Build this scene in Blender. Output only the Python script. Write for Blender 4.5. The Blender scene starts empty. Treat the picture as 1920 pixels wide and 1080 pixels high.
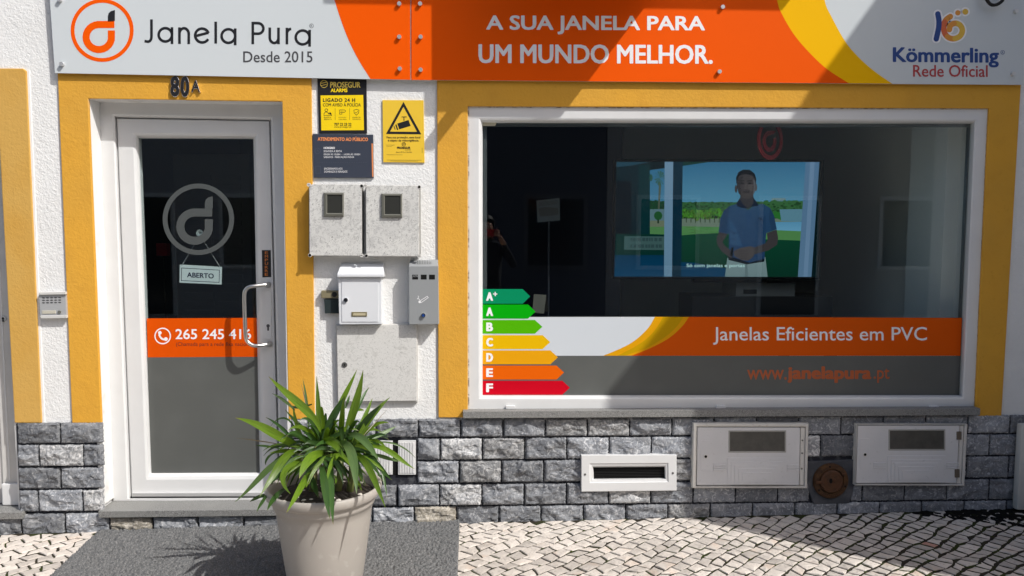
import bpy, bmesh, math, random
import numpy as np
from mathutils import Vector, Matrix, noise
from mathutils.geometry import tessellate_polygon

random.seed(7)
SC = bpy.context.scene
COL = SC.collection

# ------------------------------------------------------------------ camera, sky, sun, exposure
FPX, CAM_D, CAM_H = 1420.0, 4.03, 1.555
YAW, PITCH, ROLL = math.radians(2.277), math.radians(4.457), math.radians(0.215)
SUN_A, SUN_B = 1.32, 1.72            # shadow shift to the left / down per metre of depth
CAM = Vector((0, -CAM_D, CAM_H))
_F = Vector((math.sin(YAW) * math.cos(PITCH), math.cos(YAW) * math.cos(PITCH), -math.sin(PITCH)))
_R0 = Vector((math.cos(YAW), -math.sin(YAW), 0)); _U0 = _R0.cross(_F)
_R = _R0 * math.cos(ROLL) + _U0 * math.sin(ROLL); _U = _U0 * math.cos(ROLL) - _R0 * math.sin(ROLL)

cam = bpy.data.cameras.new('camera'); cam.sensor_width = 36; cam.lens = FPX / 1920 * 36
cam.clip_start = 0.02; cam.clip_end = 500
co = bpy.data.objects.new('camera', cam); COL.objects.link(co)
m = Matrix((_R, _U, -_F)).transposed().to_4x4(); m.translation = CAM
co.matrix_world = m; SC.camera = co

sun_dir = Vector((-SUN_A, 1, -SUN_B)).normalized()
elev = math.asin(-sun_dir.z)
azim = math.atan2(-sun_dir.x, -sun_dir.y)
W = bpy.data.worlds.new('World'); SC.world = W; W.use_nodes = True
nt = W.node_tree; nt.nodes.clear()
sky = nt.nodes.new('ShaderNodeTexSky'); sky.sky_type = 'NISHITA'; sky.sun_disc = False
sky.sun_elevation = elev; sky.sun_rotation = azim; sky.air_density = 1.0; sky.dust_density = 3.0; sky.ozone_density = 0.6
bg = nt.nodes.new('ShaderNodeBackground'); bg.inputs['Strength'].default_value = 0.135
wo = nt.nodes.new('ShaderNodeOutputWorld')
nt.links.new(sky.outputs[0], bg.inputs['Color']); nt.links.new(bg.outputs[0], wo.inputs['Surface'])
sl = bpy.data.lights.new('sun', 'SUN'); sl.energy = 3.9; sl.angle = math.radians(0.53); sl.color = (1.0, 0.972, 0.925)
so = bpy.data.objects.new('sun', sl); COL.objects.link(so)
so.rotation_euler = sun_dir.to_track_quat('-Z', 'Y').to_euler(); so.location = (6, -6, 9)
SC.view_settings.view_transform = 'Standard'; SC.view_settings.look = 'None'
SC.view_settings.exposure = 0.22; SC.view_settings.gamma = 1.0; SC.view_settings.use_curve_mapping = False
SC.cycles.max_bounces = 8; SC.cycles.transparent_max_bounces = 12

# ------------------------------------------------------------------ measuring: photograph pixel -> point on a real plane
def ray(px, py):
    return _F + _R * ((px - 960) / FPX) - _U * ((py - 540) / FPX)
def P(px, py, y=0.0):
    d = ray(px, py); return CAM + d * ((y + CAM_D) / d.y)
_gl = P(100, 1000, -.03); _gr = P(1850, 957, -.03)
GB = (_gr.z - _gl.z) / (_gr.x - _gl.x); GA = _gl.z - GB * _gl.x
def gz(x): return GA + GB * x
def G(px, py, up=0.0):
    d = ray(px, py)
    t = (GA + up + GB * CAM.x - CAM.z) / (d.z - GB * d.x)
    return CAM + d * t
def lerp(a, b, t): return (a[0] + (b[0] - a[0]) * t, a[1] + (b[1] - a[1]) * t)

# ------------------------------------------------------------------ materials
def lin(r, g, b):
    f = lambda c: (c / 255 / 12.92) if c / 255 <= .04045 else ((c / 255 + .055) / 1.055) ** 2.4
    return (f(r), f(g), f(b))
MATS = {}
def M(name, col, rough=.5, metal=0., bump=None, mottle=None, spec=.5, rand=0., coat=0.):
    """bump=(scale, strength, distance[, stretch]); mottle=[(scale, lo, hi, colour, distortion), ...]"""
    if name in MATS: return MATS[name]
    mt = bpy.data.materials.new(name); mt.use_nodes = True; n = mt.node_tree; b = n.nodes['Principled BSDF']
    b.inputs['Base Color'].default_value = (*col, 1); b.inputs['Roughness'].default_value = rough
    b.inputs['Metallic'].default_value = metal; b.inputs['Specular IOR Level'].default_value = spec
    if coat: b.inputs['Coat Weight'].default_value = coat; b.inputs['Coat Roughness'].default_value = .06
    tc = n.nodes.new('ShaderNodeTexCoord')
    src = None; V = tc.outputs['Object']
    if rand:                                # every piece gets its own cut of the pattern
        oi0 = n.nodes.new('ShaderNodeObjectInfo'); ad0 = n.nodes.new('ShaderNodeVectorMath'); ad0.operation = 'MULTIPLY_ADD'
        n.links.new(oi0.outputs['Random'], ad0.inputs[0]); ad0.inputs[1].default_value = (41., 23., 57.); n.links.new(tc.outputs['Object'], ad0.inputs[2]); V = ad0.outputs[0]
    for mo in (mottle or []):
        nz = n.nodes.new('ShaderNodeTexNoise'); nz.inputs['Scale'].default_value = mo[0]; nz.inputs['Detail'].default_value = 6
        nz.inputs['Distortion'].default_value = mo[4] if len(mo) > 4 else 0
        n.links.new(V, nz.inputs['Vector'])
        mr = n.nodes.new('ShaderNodeMapRange'); mr.inputs['From Min'].default_value = mo[1]; mr.inputs['From Max'].default_value = mo[2]
        n.links.new(nz.outputs['Fac'], mr.inputs['Value'])
        mx = n.nodes.new('ShaderNodeMix'); mx.data_type = 'RGBA'
        n.links.new(mr.outputs[0], mx.inputs['Factor'])
        if src is None: mx.inputs[6].default_value = (*col, 1)
        else: n.links.new(src, mx.inputs[6])
        mx.inputs[7].default_value = (*mo[3], 1); src = mx.outputs[2]
    if rand:
        oi = n.nodes.new('ShaderNodeObjectInfo'); mr = n.nodes.new('ShaderNodeMapRange')
        mr.inputs['To Min'].default_value = 1 - rand; mr.inputs['To Max'].default_value = 1 + rand
        n.links.new(oi.outputs['Random'], mr.inputs['Value'])
        vm = n.nodes.new('ShaderNodeVectorMath'); vm.operation = 'SCALE'
        if src is None: vm.inputs[0].default_value = col
        else: n.links.new(src, vm.inputs[0])
        n.links.new(mr.outputs[0], vm.inputs['Scale']); src = vm.outputs[0]
    if src is not None: n.links.new(src, b.inputs['Base Color'])
    if bump:
        nz = n.nodes.new('ShaderNodeTexNoise'); nz.inputs['Scale'].default_value = bump[0]; nz.inputs['Detail'].default_value = 4
        vec = V
        if len(bump) > 3:
            mp = n.nodes.new('ShaderNodeMapping'); mp.inputs['Scale'].default_value = bump[3]; n.links.new(vec, mp.inputs['Vector']); vec = mp.outputs[0]
        n.links.new(vec, nz.inputs['Vector'])
        bp = n.nodes.new('ShaderNodeBump'); bp.inputs['Strength'].default_value = bump[1]; bp.inputs['Distance'].default_value = bump[2]
        n.links.new(nz.outputs['Fac'], bp.inputs['Height']); n.links.new(bp.outputs[0], b.inputs['Normal'])
    MATS[name] = mt; return mt

def glass_mat(name, tint, f0=.09):
    mt = bpy.data.materials.new(name); mt.use_nodes = True; n = mt.node_tree; n.nodes.clear()
    o = n.nodes.new('ShaderNodeOutputMaterial'); t = n.nodes.new('ShaderNodeBsdfTransparent'); t.inputs[0].default_value = (*tint, 1)
    g = n.nodes.new('ShaderNodeBsdfGlossy'); g.inputs['Roughness'].default_value = 0.0; g.inputs['Color'].default_value = (.95, .98, 1, 1)
    lw = n.nodes.new('ShaderNodeLayerWeight'); lw.inputs['Blend'].default_value = .5       # Facing is the same from both sides
    pw = n.nodes.new('ShaderNodeMath'); pw.operation = 'POWER'; pw.inputs[1].default_value = 5; n.links.new(lw.outputs['Facing'], pw.inputs[0])
    ma = n.nodes.new('ShaderNodeMath'); ma.operation = 'MULTIPLY_ADD'; ma.inputs[1].default_value = 1 - f0; ma.inputs[2].default_value = f0; n.links.new(pw.outputs[0], ma.inputs[0])
    mx = n.nodes.new('ShaderNodeMixShader')
    n.links.new(ma.outputs[0], mx.inputs[0]); n.links.new(t.outputs[0], mx.inputs[1]); n.links.new(g.outputs[0], mx.inputs[2]); n.links.new(mx.outputs[0], o.inputs[0])
    return mt

def wall_mat(name, col, scale, strength, dist, stains=None):
    """rough-cast render: two sizes of lumps, faint dirt"""
    mt = M(name, col, .9, spec=.2, mottle=stains)
    n = mt.node_tree; b = n.nodes['Principled BSDF']; tc = [x for x in n.nodes if x.type == 'TEX_COORD'][0]
    a = n.nodes.new('ShaderNodeTexNoise'); a.inputs['Scale'].default_value = scale; a.inputs['Detail'].default_value = 3; a.inputs['Distortion'].default_value = .6
    c = n.nodes.new('ShaderNodeTexVoronoi'); c.inputs['Scale'].default_value = scale * .55; c.feature = 'SMOOTH_F1'
    n.links.new(tc.outputs['Object'], a.inputs['Vector']); n.links.new(tc.outputs['Object'], c.inputs['Vector'])
    ad = n.nodes.new('ShaderNodeMath'); ad.operation = 'ADD'; n.links.new(a.outputs['Fac'], ad.inputs[0])
    ml = n.nodes.new('ShaderNodeMath'); ml.operation = 'MULTIPLY'; ml.inputs[1].default_value = -.55
    n.links.new(c.outputs['Distance'], ml.inputs[0]); n.links.new(ml.outputs[0], ad.inputs[1])
    bp = n.nodes.new('ShaderNodeBump'); bp.inputs['Strength'].default_value = strength; bp.inputs['Distance'].default_value = dist
    n.links.new(ad.outputs[0], bp.inputs['Height']); n.links.new(bp.outputs[0], b.inputs['Normal'])
    return mt

m_wall = wall_mat('white_render', (.74, .745, .74), 105, .6, .005, [(3, .45, .8, (.68, .68, .67)), (14, .62, .8, (.68, .675, .655))])
m_yel = wall_mat('ochre_render', (.66, .34, .042), 85, .4, .004, [(2.2, .4, .7, (.60, .32, .048)), (9, .52, .8, (.60, .305, .039)), (40, .62, .78, (.57, .29, .036))])
m_yel2 = wall_mat('pale_ochre_render', (.56, .335, .085), 85, .35, .004, [(4, .4, .75, (.54, .30, .06))])
m_plaster = M('white_plaster', (.72, .72, .71), .85, bump=(40, .3, .003), mottle=[(12, .6, .75, (.62, .6, .57))])
m_pvc = M('white_pvc', (.66, .665, .665), .35, mottle=[(6, .45, .8, (.62, .62, .62))])
m_pvc_old = M('grey_white_pvc', (.55, .54, .52), .45, mottle=[(8, .45, .8, (.46, .45, .43))])
m_granite = M('grey_granite', (.17, .17, .165), .6, bump=(300, .2, .001), mottle=[(260, .5, .62, (.30, .30, .29)), (190, .58, .66, (.07, .07, .07)), (5, .5, .8, (.22, .22, .21))])
m_mortar = M('dark_mortar', (.026, .028, .036), .95, spec=.1, bump=(80, .6, .004), mottle=[(20, .5, .7, (.09, .095, .105))])
m_signw = M('sign_white_aluminium', (.56, .60, .62), .32, spec=.4)
m_orange = M('orange_vinyl', (.80, .092, .0), .5, spec=.08)
m_amber = M('amber_vinyl', (.83, .45, .0), .5, spec=.08)
m_black = M('black_print', (.012, .012, .014), .4)
m_white = M('white_print', (.80, .80, .82), .4)
m_grey_print = M('dark_grey_print', (.06, .06, .065), .4)
m_blue = M('blue_print', (.005, .045, .22), .4)
m_redprint = M('red_print', (.40, .035, .04), .4)
m_steel = M('brushed_steel', (.62, .61, .59), .28, metal=1.)
m_screw = M('pale_metal', (.66, .66, .66), .3, metal=.6)
m_chrome = M('chrome', (.8, .8, .8), .08, metal=1.)
m_dark = M('dark_hole', (.01, .01, .01), .7, spec=.1)
m_rubber = M('black_rubber', (.016, .016, .016), .6, spec=.25)
m_meter = M('weathered_white_plastic', (.60, .60, .58), .55, spec=.3, mottle=[(5, .45, .7, (.52, .52, .51)), (17, .50, .70, (.41, .41, .405), 2.8), (52, .55, .67, (.27, .27, .265), 3.5)])
m_meter2 = M('lightly_weathered_plastic', (.62, .615, .595), .55, spec=.3, mottle=[(20, .52, .70, (.50, .495, .475), 2.8), (55, .57, .67, (.38, .38, .365), 3.5)])
m_window_plastic = M('smoked_plastic', (.035, .036, .033), .18, spec=.5)
m_bezel = M('olive_grey_plastic', (.13, .13, .11), .4)

# ------------------------------------------------------------------ objects
ORG = {}
def thing(name, label, cat, loc, group=None):
    o = bpy.data.objects.new(name, None); COL.objects.link(o); o.location = loc; o.empty_display_size = .05
    o['label'] = label; o['category'] = cat
    if group: o['group'] = group
    ORG[o.name] = Vector(loc); return o
def mesh_obj(name, verts, faces, mat, parent=None, label=None, cat=None, group=None, kind=None, smooth=False, mats=None, fm=None, origin=None):
    org = ORG[parent.name] if parent is not None else Vector((0, 0, 0))
    loc = Vector((0, 0, 0))
    if origin is not None: loc = Vector(origin) - org
    sub = org + loc
    me = bpy.data.meshes.new(name)
    me.from_pydata([(v[0] - sub[0], v[1] - sub[1], v[2] - sub[2]) for v in verts], [], [tuple(f) for f in faces])
    for k in (mats or [mat]): me.materials.append(k)
    if fm: me.polygons.foreach_set('material_index', fm)
    if smooth: me.polygons.foreach_set('use_smooth', [True] * len(me.polygons))
    me.update()
    o = bpy.data.objects.new(name, me); COL.objects.link(o); o.location = loc
    if parent is not None: o.parent = parent
    ORG[o.name] = sub
    if label: o['label'] = label
    if cat: o['category'] = cat
    if group: o['group'] = group
    if kind: o['kind'] = kind
    return o

def tess(pts):
    return [tuple(t) for t in tessellate_polygon([[Vector((a, c, 0)) for a, c in pts]])]
class MB:
    def __init__(s): s.v = []; s.f = []; s.m = []
    def add(s, vs, fs, mi=0):
        k = len(s.v); s.v += [tuple(v) for v in vs]; s.f += [tuple(i + k for i in f) for f in fs]; s.m += [mi] * len(fs); return s
    def bm(s, bm, mi=0):
        bm.verts.index_update(); s.add([v.co.copy() for v in bm.verts], [[v.index for v in f.verts] for f in bm.faces], mi); bm.free(); return s
    def box(s, x0, x1, y0, y1, z0, z1, bev=0., mi=0):
        b = bmesh.new(); bmesh.ops.create_cube(b, size=1)
        for v in b.verts: v.co = Vector(((x0 + x1) / 2 + v.co.x * (x1 - x0), (y0 + y1) / 2 + v.co.y * (y1 - y0), (z0 + z1) / 2 + v.co.z * (z1 - z0)))
        if bev: bmesh.ops.bevel(b, geom=list(b.edges), offset=bev, segments=2, affect='EDGES', profile=.6)
        return s.bm(b, mi)
    def prism(s, pts, yf, yb, bev=0., mi=0, topback=None):
        """pts: pixel polygon measured on the plane y=yf, carried straight back to y=yb"""
        w = [P(a, b, yf) for a, b in pts]; n = len(w)
        return s.wprism([(p.x, p.z) for p in w], yf, yb, bev, mi)
    def wprism(s, w, yf, yb, bev=0., mi=0):
        n = len(w); b = bmesh.new()
        fr = [b.verts.new((p[0], yf, p[1])) for p in w]; bk = [b.verts.new((p[0], yb, p[1])) for p in w]
        b.faces.new(fr); b.faces.new(bk[::-1])
        for i in range(n): b.faces.new((fr[i], bk[i], bk[(i + 1) % n], fr[(i + 1) % n]))
        bmesh.ops.recalc_face_normals(b, faces=list(b.faces))
        if bev:
            b.normal_update()
            es = [e for e in b.edges if any(v in fr for v in e.verts)]
            bmesh.ops.bevel(b, geom=es, offset=bev, segments=2, affect='EDGES', profile=.6)
        ng = [f for f in b.faces if len(f.verts) > 4]
        if ng: bmesh.ops.triangulate(b, faces=ng, quad_method='FIXED', ngon_method='EAR_CLIP')
        return s.bm(b, mi)
    def rod(s, p0, p1, r, n=12, r2=None, mi=0, caps=True):
        p0 = Vector(p0); p1 = Vector(p1); d = (p1 - p0).normalized(); a = d.orthogonal().normalized(); c = d.cross(a); r2 = r if r2 is None else r2
        vs = []
        for p, rr in ((p0, r), (p1, r2)):
            for i in range(n):
                t = 2 * math.pi * i / n; vs.append(p + (a * math.cos(t) + c * math.sin(t)) * rr)
        fs = [(i, (i + 1) % n, n + (i + 1) % n, n + i) for i in range(n)]
        if caps: fs += [tuple(range(n))[::-1], tuple(range(n, 2 * n))]
        return s.add(vs, fs, mi)
    def tube(s, pts, r, n=8, mi=0, caps=True):
        pts = [Vector(p) for p in pts]; k = len(s.v); a = None; rs = r if isinstance(r, (list, tuple)) else [r] * len(pts)
        vs = []
        for i, p in enumerate(pts):
            d = (pts[min(i + 1, len(pts) - 1)] - pts[max(i - 1, 0)]).normalized()
            a = d.orthogonal().normalized() if a is None else (a - d * a.dot(d)).normalized()
            c = d.cross(a)
            for j in range(n):
                t = 2 * math.pi * j / n; vs.append(p + (a * math.cos(t) + c * math.sin(t)) * rs[i])
        fs = []
        for i in range(len(pts) - 1):
            for j in range(n): fs.append((i * n + j, i * n + (j + 1) % n, (i + 1) * n + (j + 1) % n, (i + 1) * n + j))
        if caps: fs += [tuple(range(n))[::-1], tuple(range((len(pts) - 1) * n, len(pts) * n))]
        return s.add(vs, fs, mi)
    def lathe(s, c, prof, n=48, mi=0, axis='z'):
        vs = []; 
        for r, h in prof:
            for i in range(n):
                t = 2 * math.pi * i / n
                if axis == 'z': vs.append((c[0] + r * math.cos(t), c[1] + r * math.sin(t), c[2] + h))
                else: vs.append((c[0] + r * math.cos(t), c[1] + h, c[2] + r * math.sin(t)))
        fs = []
        for k in range(len(prof) - 1):
            for i in range(n): fs.append((k * n + i, k * n + (i + 1) % n, (k + 1) * n + (i + 1) % n, (k + 1) * n + i))
        return s.add(vs, fs, mi)
    def frame(s, outer, inner, prof, yb, sides=(0, 1, 2, 3), mi=0):
        """mitred frame between two pixel quads (TL,TR,BR,BL); prof = [(t, y), ...] from the outer edge inwards"""
        for i in sides:
            j = (i + 1) % 4; vs = []
            p0 = P(*outer[i], prof[0][1]); p1 = P(*outer[j], prof[0][1])
            vs += [(p0.x, yb, p0.z), (p1.x, yb, p1.z)]
            for t, y in prof:
                vs += [P(*lerp(outer[i], inner[i], t), y), P(*lerp(outer[j], inner[j], t), y)]
            l0, l1 = vs[-2], vs[-1]
            vs += [(l0[0], yb, l0[2]), (l1[0], yb, l1[2])]
            fs = [(2 * k, 2 * k + 1, 2 * k + 3, 2 * k + 2) for k in range(len(vs) // 2 - 1)]
            e = len(vs); fs += [tuple(range(0, e, 2)), tuple(range(1, e, 2))[::-1]]
            s.add(vs, fs, mi)
        return s
    # flat print
    def flat(s, pts, y, mi=0):
        return s.add([P(a, c, y) for a, c in pts], tess(pts), mi)
    def stroke(s, pts, w, y, mi=0, closed=False, cap=False):
        n = len(pts); L = []; Rr = []
        for i in range(n):
            a = pts[(i - 1) % n] if (closed or i > 0) else pts[i]; c = pts[(i + 1) % n] if (closed or i < n - 1) else pts[i]
            b = pts[i]
            d1 = np.array([b[0] - a[0], b[1] - a[1]], float); d2 = np.array([c[0] - b[0], c[1] - b[1]], float)
            l1 = np.linalg.norm(d1); l2 = np.linalg.norm(d2)
            d1 = d1 / l1 if l1 > 1e-9 else d2 / max(l2, 1e-9); d2 = d2 / l2 if l2 > 1e-9 else d1
            t = d1 + d2; t /= max(np.linalg.norm(t), 1e-6); nn = np.array([-t[1], t[0]])
            k = 1 / max(.5, nn @ np.array([-d1[1], d1[0]])); ww = (w[i] if isinstance(w, (list, tuple)) else w) / 2 * k
            L.append((b[0] + nn[0] * ww, b[1] + nn[1] * ww)); Rr.append((b[0] - nn[0] * ww, b[1] - nn[1] * ww))
        vs = [P(*q, y) for q in L + Rr]
        m_ = n if closed else n - 1
        s.add(vs, [(i, (i + 1) % n, n + (i + 1) % n, n + i) for i in range(m_)], mi)
        if cap:
            for q in (pts[0], pts[-1]): s.disc(q, (w[0] if isinstance(w, (list, tuple)) else w) / 2, y - .00004, mi)
        return s
    def disc(s, c, r, y, mi=0, n=20, ry=None):
        ry = ry or r
        return s.add([P(c[0] + r * math.cos(2 * math.pi * i / n), c[1] + ry * math.sin(2 * math.pi * i / n), y) for i in range(n)], [tuple(range(n))[::-1]], mi)
    def ring(s, c, r, w, y, mi=0, n=48):
        return s.stroke(arc(c, r, 0, 360, n + 1)[:-1], w, y, mi, closed=True)
    def text(s, body, box, y, bold=0., mi=0, slope=0., spacing=1.0, extrude=None):
        """box = ink extents in pixels of the photograph on the plane y; slope = pixels the right end sits lower"""
        cu = bpy.data.curves.new('text', 'FONT'); cu.body = body; cu.resolution_u = 3; cu.space_character = spacing
        to = bpy.data.objects.new('text', cu); COL.objects.link(to)
        dg = bpy.context.evaluated_depsgraph_get(); me = bpy.data.meshes.new_from_object(to.evaluated_get(dg))
        vs = np.array([v.co[:] for v in me.vertices]); fs = [tuple(p.vertices) for p in me.polygons]
        bpy.data.objects.remove(to); bpy.data.curves.remove(cu); bpy.data.meshes.remove(me)
        lo = vs.min(0); hi = vs.max(0); x0, y0, x1, y1 = box
        b = bold / 2
        u = (vs[:, 0] - lo[0]) / max(hi[0] - lo[0], 1e-6); v = (vs[:, 1] - lo[1]) / max(hi[1] - lo[1], 1e-6)
        X = x0 + b + u * (x1 - x0 - 2 * b); Y = y1 - b * .6 - v * (y1 - y0 - 1.2 * b) + slope * u
        offs = [(0, 0)] if not bold else [(0, 0), (-b, 0), (b, 0), (-b * .7, -b * .6), (b * .7, b * .6), (b * .7, -b * .6), (-b * .7, b * .6)]
        for k, (ox, oy) in enumerate(offs):
            s.add([P(a + ox, c + oy, y - .00005 * k) for a, c in zip(X, Y)], fs, mi)
        return s
    def build(s, name, mat, parent=None, smooth=False, auto=None, **kw):
        mats = mat if isinstance(mat, (list, tuple)) else [mat]
        o = mesh_obj(name, s.v, s.f, None, parent, mats=mats, fm=s.m if len(mats) > 1 else None, smooth=smooth or auto is not None, **kw)
        if auto is not None:
            o.data.set_sharp_from_angle(angle=math.radians(auto))
        return o
def arc(c, r, a0, a1, n=16, ry=None):
    ry = ry or r
    return [(c[0] + r * math.cos(math.radians(a0 + (a1 - a0) * i / (n - 1))), c[1] + ry * math.sin(math.radians(a0 + (a1 - a0) * i / (n - 1)))) for i in range(n)]
def rrect(x0, y0, x1, y1, r, n=5):
    return arc((x0 + r, y0 + r), r, 180, 270, n) + arc((x1 - r, y0 + r), r, 270, 360, n) + arc((x1 - r, y1 - r), r, 0, 90, n) + arc((x0 + r, y1 - r), r, 90, 180, n)
def bez(p, n=12):
    p = [np.array(q, float) for q in p]; out = []
    for i in range(n):
        t = i / (n - 1); q = p
        while len(q) > 1: q = [a * (1 - t) + b * t for a, b in zip(q[:-1], q[1:])]
        out.append(tuple(q[0]))
    return out
def spline(p, n=6):
    """Catmull-Rom through the points"""
    p = [np.array(q, float) for q in p]; q = [2 * p[0] - p[1]] + p + [2 * p[-1] - p[-2]]; out = []
    for i in range(1, len(q) - 2):
        for k in range(n):
            t = k / n
            out.append(tuple(.5 * ((2 * q[i]) + (-q[i - 1] + q[i + 1]) * t + (2 * q[i - 1] - 5 * q[i] + 4 * q[i + 1] - q[i + 2]) * t * t + (-q[i - 1] + 3 * q[i] - 3 * q[i + 1] + q[i + 2]) * t ** 3)))
    out.append(tuple(p[-1])); return out

# ================================================================== SETTING: pavement, road, far side of the street
YELLOW_Y = -.012
XW0, XW1 = -8.0, 2.97
def ground_sheet(x0, x1, y0, y1, up, nx=40, ny=30):
    vs = []; fs = []
    for j in range(ny + 1):
        for i in range(nx + 1):
            x = x0 + (x1 - x0) * i / nx; y = y0 + (y1 - y0) * j / ny; vs.append((x, y, gz(max(-6, min(6, x))) + up))
    for j in range(ny):
        for i in range(nx): a = j * (nx + 1) + i; fs.append((a, a + 1, a + nx + 2, a + nx + 1))
    return vs, fs
m_joint = M('mossy_joint_soil', (.034, .029, .022), 1., spec=.1, bump=(120, .8, .006), mottle=[(9, .48, .62, (.035, .045, .012)), (30, .5, .7, (.045, .04, .03))])
vs, fs = ground_sheet(-16, 14, -3.1, .3, -.0022, 100, 20)
pave = mesh_obj('pavement', vs, fs, m_joint, kind='structure')
m_asph = M('pale_stone_setts', (.34, .32, .29), .9, bump=(14, .5, .01), mottle=[(12, .4, .7, (.25, .235, .21))])
vs, fs = ground_sheet(-60, 60, -60, -3.25, -.13, 30, 20)
mesh_obj('road', vs, fs, m_asph, kind='structure')
vs, fs = [], []
kb = MB()
for i in range(30):
    x = -16 + i; kb.box(x + .004, x + .996, -3.25, -3.1, gz(max(-6, min(6, x))) - .3, gz(max(-6, min(6, x))) - .002, .012)
kb.build('kerb', M('kerb_limestone', (.42, .40, .36), .8, bump=(60, .4, .003)), kind='structure')

# cobblestones: grid turned about 45 degrees, warped, every stone with its own outline
m_cob = M('limestone_cobble', (.53, .485, .44), .62, spec=.35, bump=(55, .55, .006), rand=.2,
          mottle=[(14, .42, .7, (.44, .40, .36)), (70, .56, .72, (.33, .30, .265)), (6, .58, .72, (.50, .41, .34))])
m_cob_red = M('reddish_cobble', (.46, .25, .19), .7, bump=(55, .5, .005))
m_cob_tan = M('sandy_cobble', (.56, .44, .30), .7, bump=(55, .5, .005))
mat_poly = [G(186, 998), G(862, 979), G(858, 1085), G(92, 1085)]
MAT_X0, MAT_X1 = (mat_poly[0].x + mat_poly[3].x) / 2, (mat_poly[1].x + mat_poly[2].x) / 2
CELL = .0635
def warp(u, v):
    x = (u - v) * .7071; y = (u + v) * .7071
    n1 = noise.noise((x * .55, y * .55, 3.1)); n2 = noise.noise((x * .55, y * .55, 9.7))
    k = max(0., x - 1.0)
    y += -.10 * k * k                       # rows swing round towards the right
    x += .12 * n1; y += .12 * n2
    return x, y
cr = random.Random(5)
jit = {}
CU, CV = CELL * 1.22, CELL * .98
def corner(i, j):
    if (i, j) not in jit:
        u = (i + (.5 if j % 2 else 0)) * CU; v = j * CV
        u += cr.uniform(-.25, .25) * CU; v += cr.uniform(-.21, .21) * CV
        jit[(i, j)] = warp(u, v)
    return jit[(i, j)]
def mid(a, b, t=.5): return (a[0] + (b[0] - a[0]) * t, a[1] + (b[1] - a[1]) * t)
stones = []
N = int(7 / CELL)
for i in range(-N, N):
    for j in range(-N, N):
        x, y = warp((i + .5 + .25) * CU, (j + .5) * CV)
        if not (-3.6 < x < 3.3 and -3.05 < y < -.015): continue
        if j % 2: q = [corner(i, j), corner(i + 1, j), mid(corner(i + 1, j + 1), corner(i + 2, j + 1)), mid(corner(i, j + 1), corner(i + 1, j + 1))]
        else: q = [corner(i, j), corner(i + 1, j), mid(corner(i, j + 1), corner(i + 1, j + 1)), mid(corner(i - 1, j + 1), corner(i, j + 1))]
        if max(p[1] for p in q) > -.026: q = [(p[0], min(p[1], -.026)) for p in q]
        if MAT_X0 + .06 < x < MAT_X1 - .06 and -1.0 < y < -.10: continue
        stones.append((x, y, q))
def stone_mesh(x, y, q):
    """uneven four-cornered stone with chipped edges and a slightly domed, tilted top"""
    cx = sum(p[0] for p in q) / 4; cy = sum(p[1] for p in q) / 4
    gap = cr.uniform(.0036, .0068); pts = []
    gap += .0050 * min(1, max(0, (x - 1.3) / .9))
    for k in range(4):
        a = q[k]; b = q[(k + 1) % 4]
        pts.append(a); t = cr.uniform(.35, .65); bl = cr.uniform(-.0025, .0045)
        mx = a[0] + (b[0] - a[0]) * t; my = a[1] + (b[1] - a[1]) * t; d = math.hypot(mx - cx, my - cy) or 1
        pts.append((mx + (mx - cx) / d * bl, my + (my - cy) / d * bl))
    zt = cr.uniform(-.0006, .0024); tx = cr.uniform(-.03, .03); ty = cr.uniform(-.03, .03)
    base = gz(x); vs = []
    def ringv(ins, up, tilt):
        for p in pts:
            dx, dy = p[0] - cx, p[1] - cy; d = math.hypot(dx, dy) or 1; f = max(.2, (d - gap - ins) / d)
            X = cx + dx * f; Y = cy + dy * f
            vs.append((X, Y, base + up + zt + (tilt * (dx * tx + dy * ty)) + (cr.uniform(-.0012, .0012) if tilt else 0)))
    ringv(-.001, -.05, 0); ringv(0, -.0035, 1); ringv(.0022, .0, 1); ringv(.014, .0010, 1)
    vs.append((cx, cy, base + .0012 + zt))
    n = 8; fs = []
    for r in range(3):
        for i in range(n): fs.append((r * n + i, r * n + (i + 1) % n, (r + 1) * n + (i + 1) % n, (r + 1) * n + i))
    for i in range(n): fs.append((3 * n + i, 3 * n + (i + 1) % n, 4 * n))
    return vs, fs
def in_view(x, y):
    d = Vector((x, y, gz(x))) - CAM; w = d.dot(_F)
    if w <= .1: return False
    px = 960 + FPX * d.dot(_R) / w; py = 540 - FPX * d.dot(_U) / w
    return -15 < px < 1935 and py < 1092
vis = sorted([s for s in stones if in_view(s[0], s[1]) and not (MAT_X0 < s[0] < MAT_X1 and s[1] < -.1)], key=lambda s: s[1])
near = set(id(s) for s in vis[:300])
rest_v, rest_f = [], []
for s in stones:
    v, f = stone_mesh(*s)
    if id(s) in near:
        mt = m_cob
        r = cr.random()
        if r < .004: mt = m_cob_red
        elif r < .009: mt = m_cob_tan
        o = mesh_obj('cobblestone', v, f, mt, pave, smooth=False, origin=(s[0], s[1], gz(s[0])))
    else:
        k = len(rest_v); rest_v += v; rest_f += [tuple(i + k for i in ff) for ff in f]
o = mesh_obj('cobblestones', rest_v, rest_f, m_cob, pave, kind='stuff')
print('stones', len(stones), 'in view', len(vis))

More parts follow.
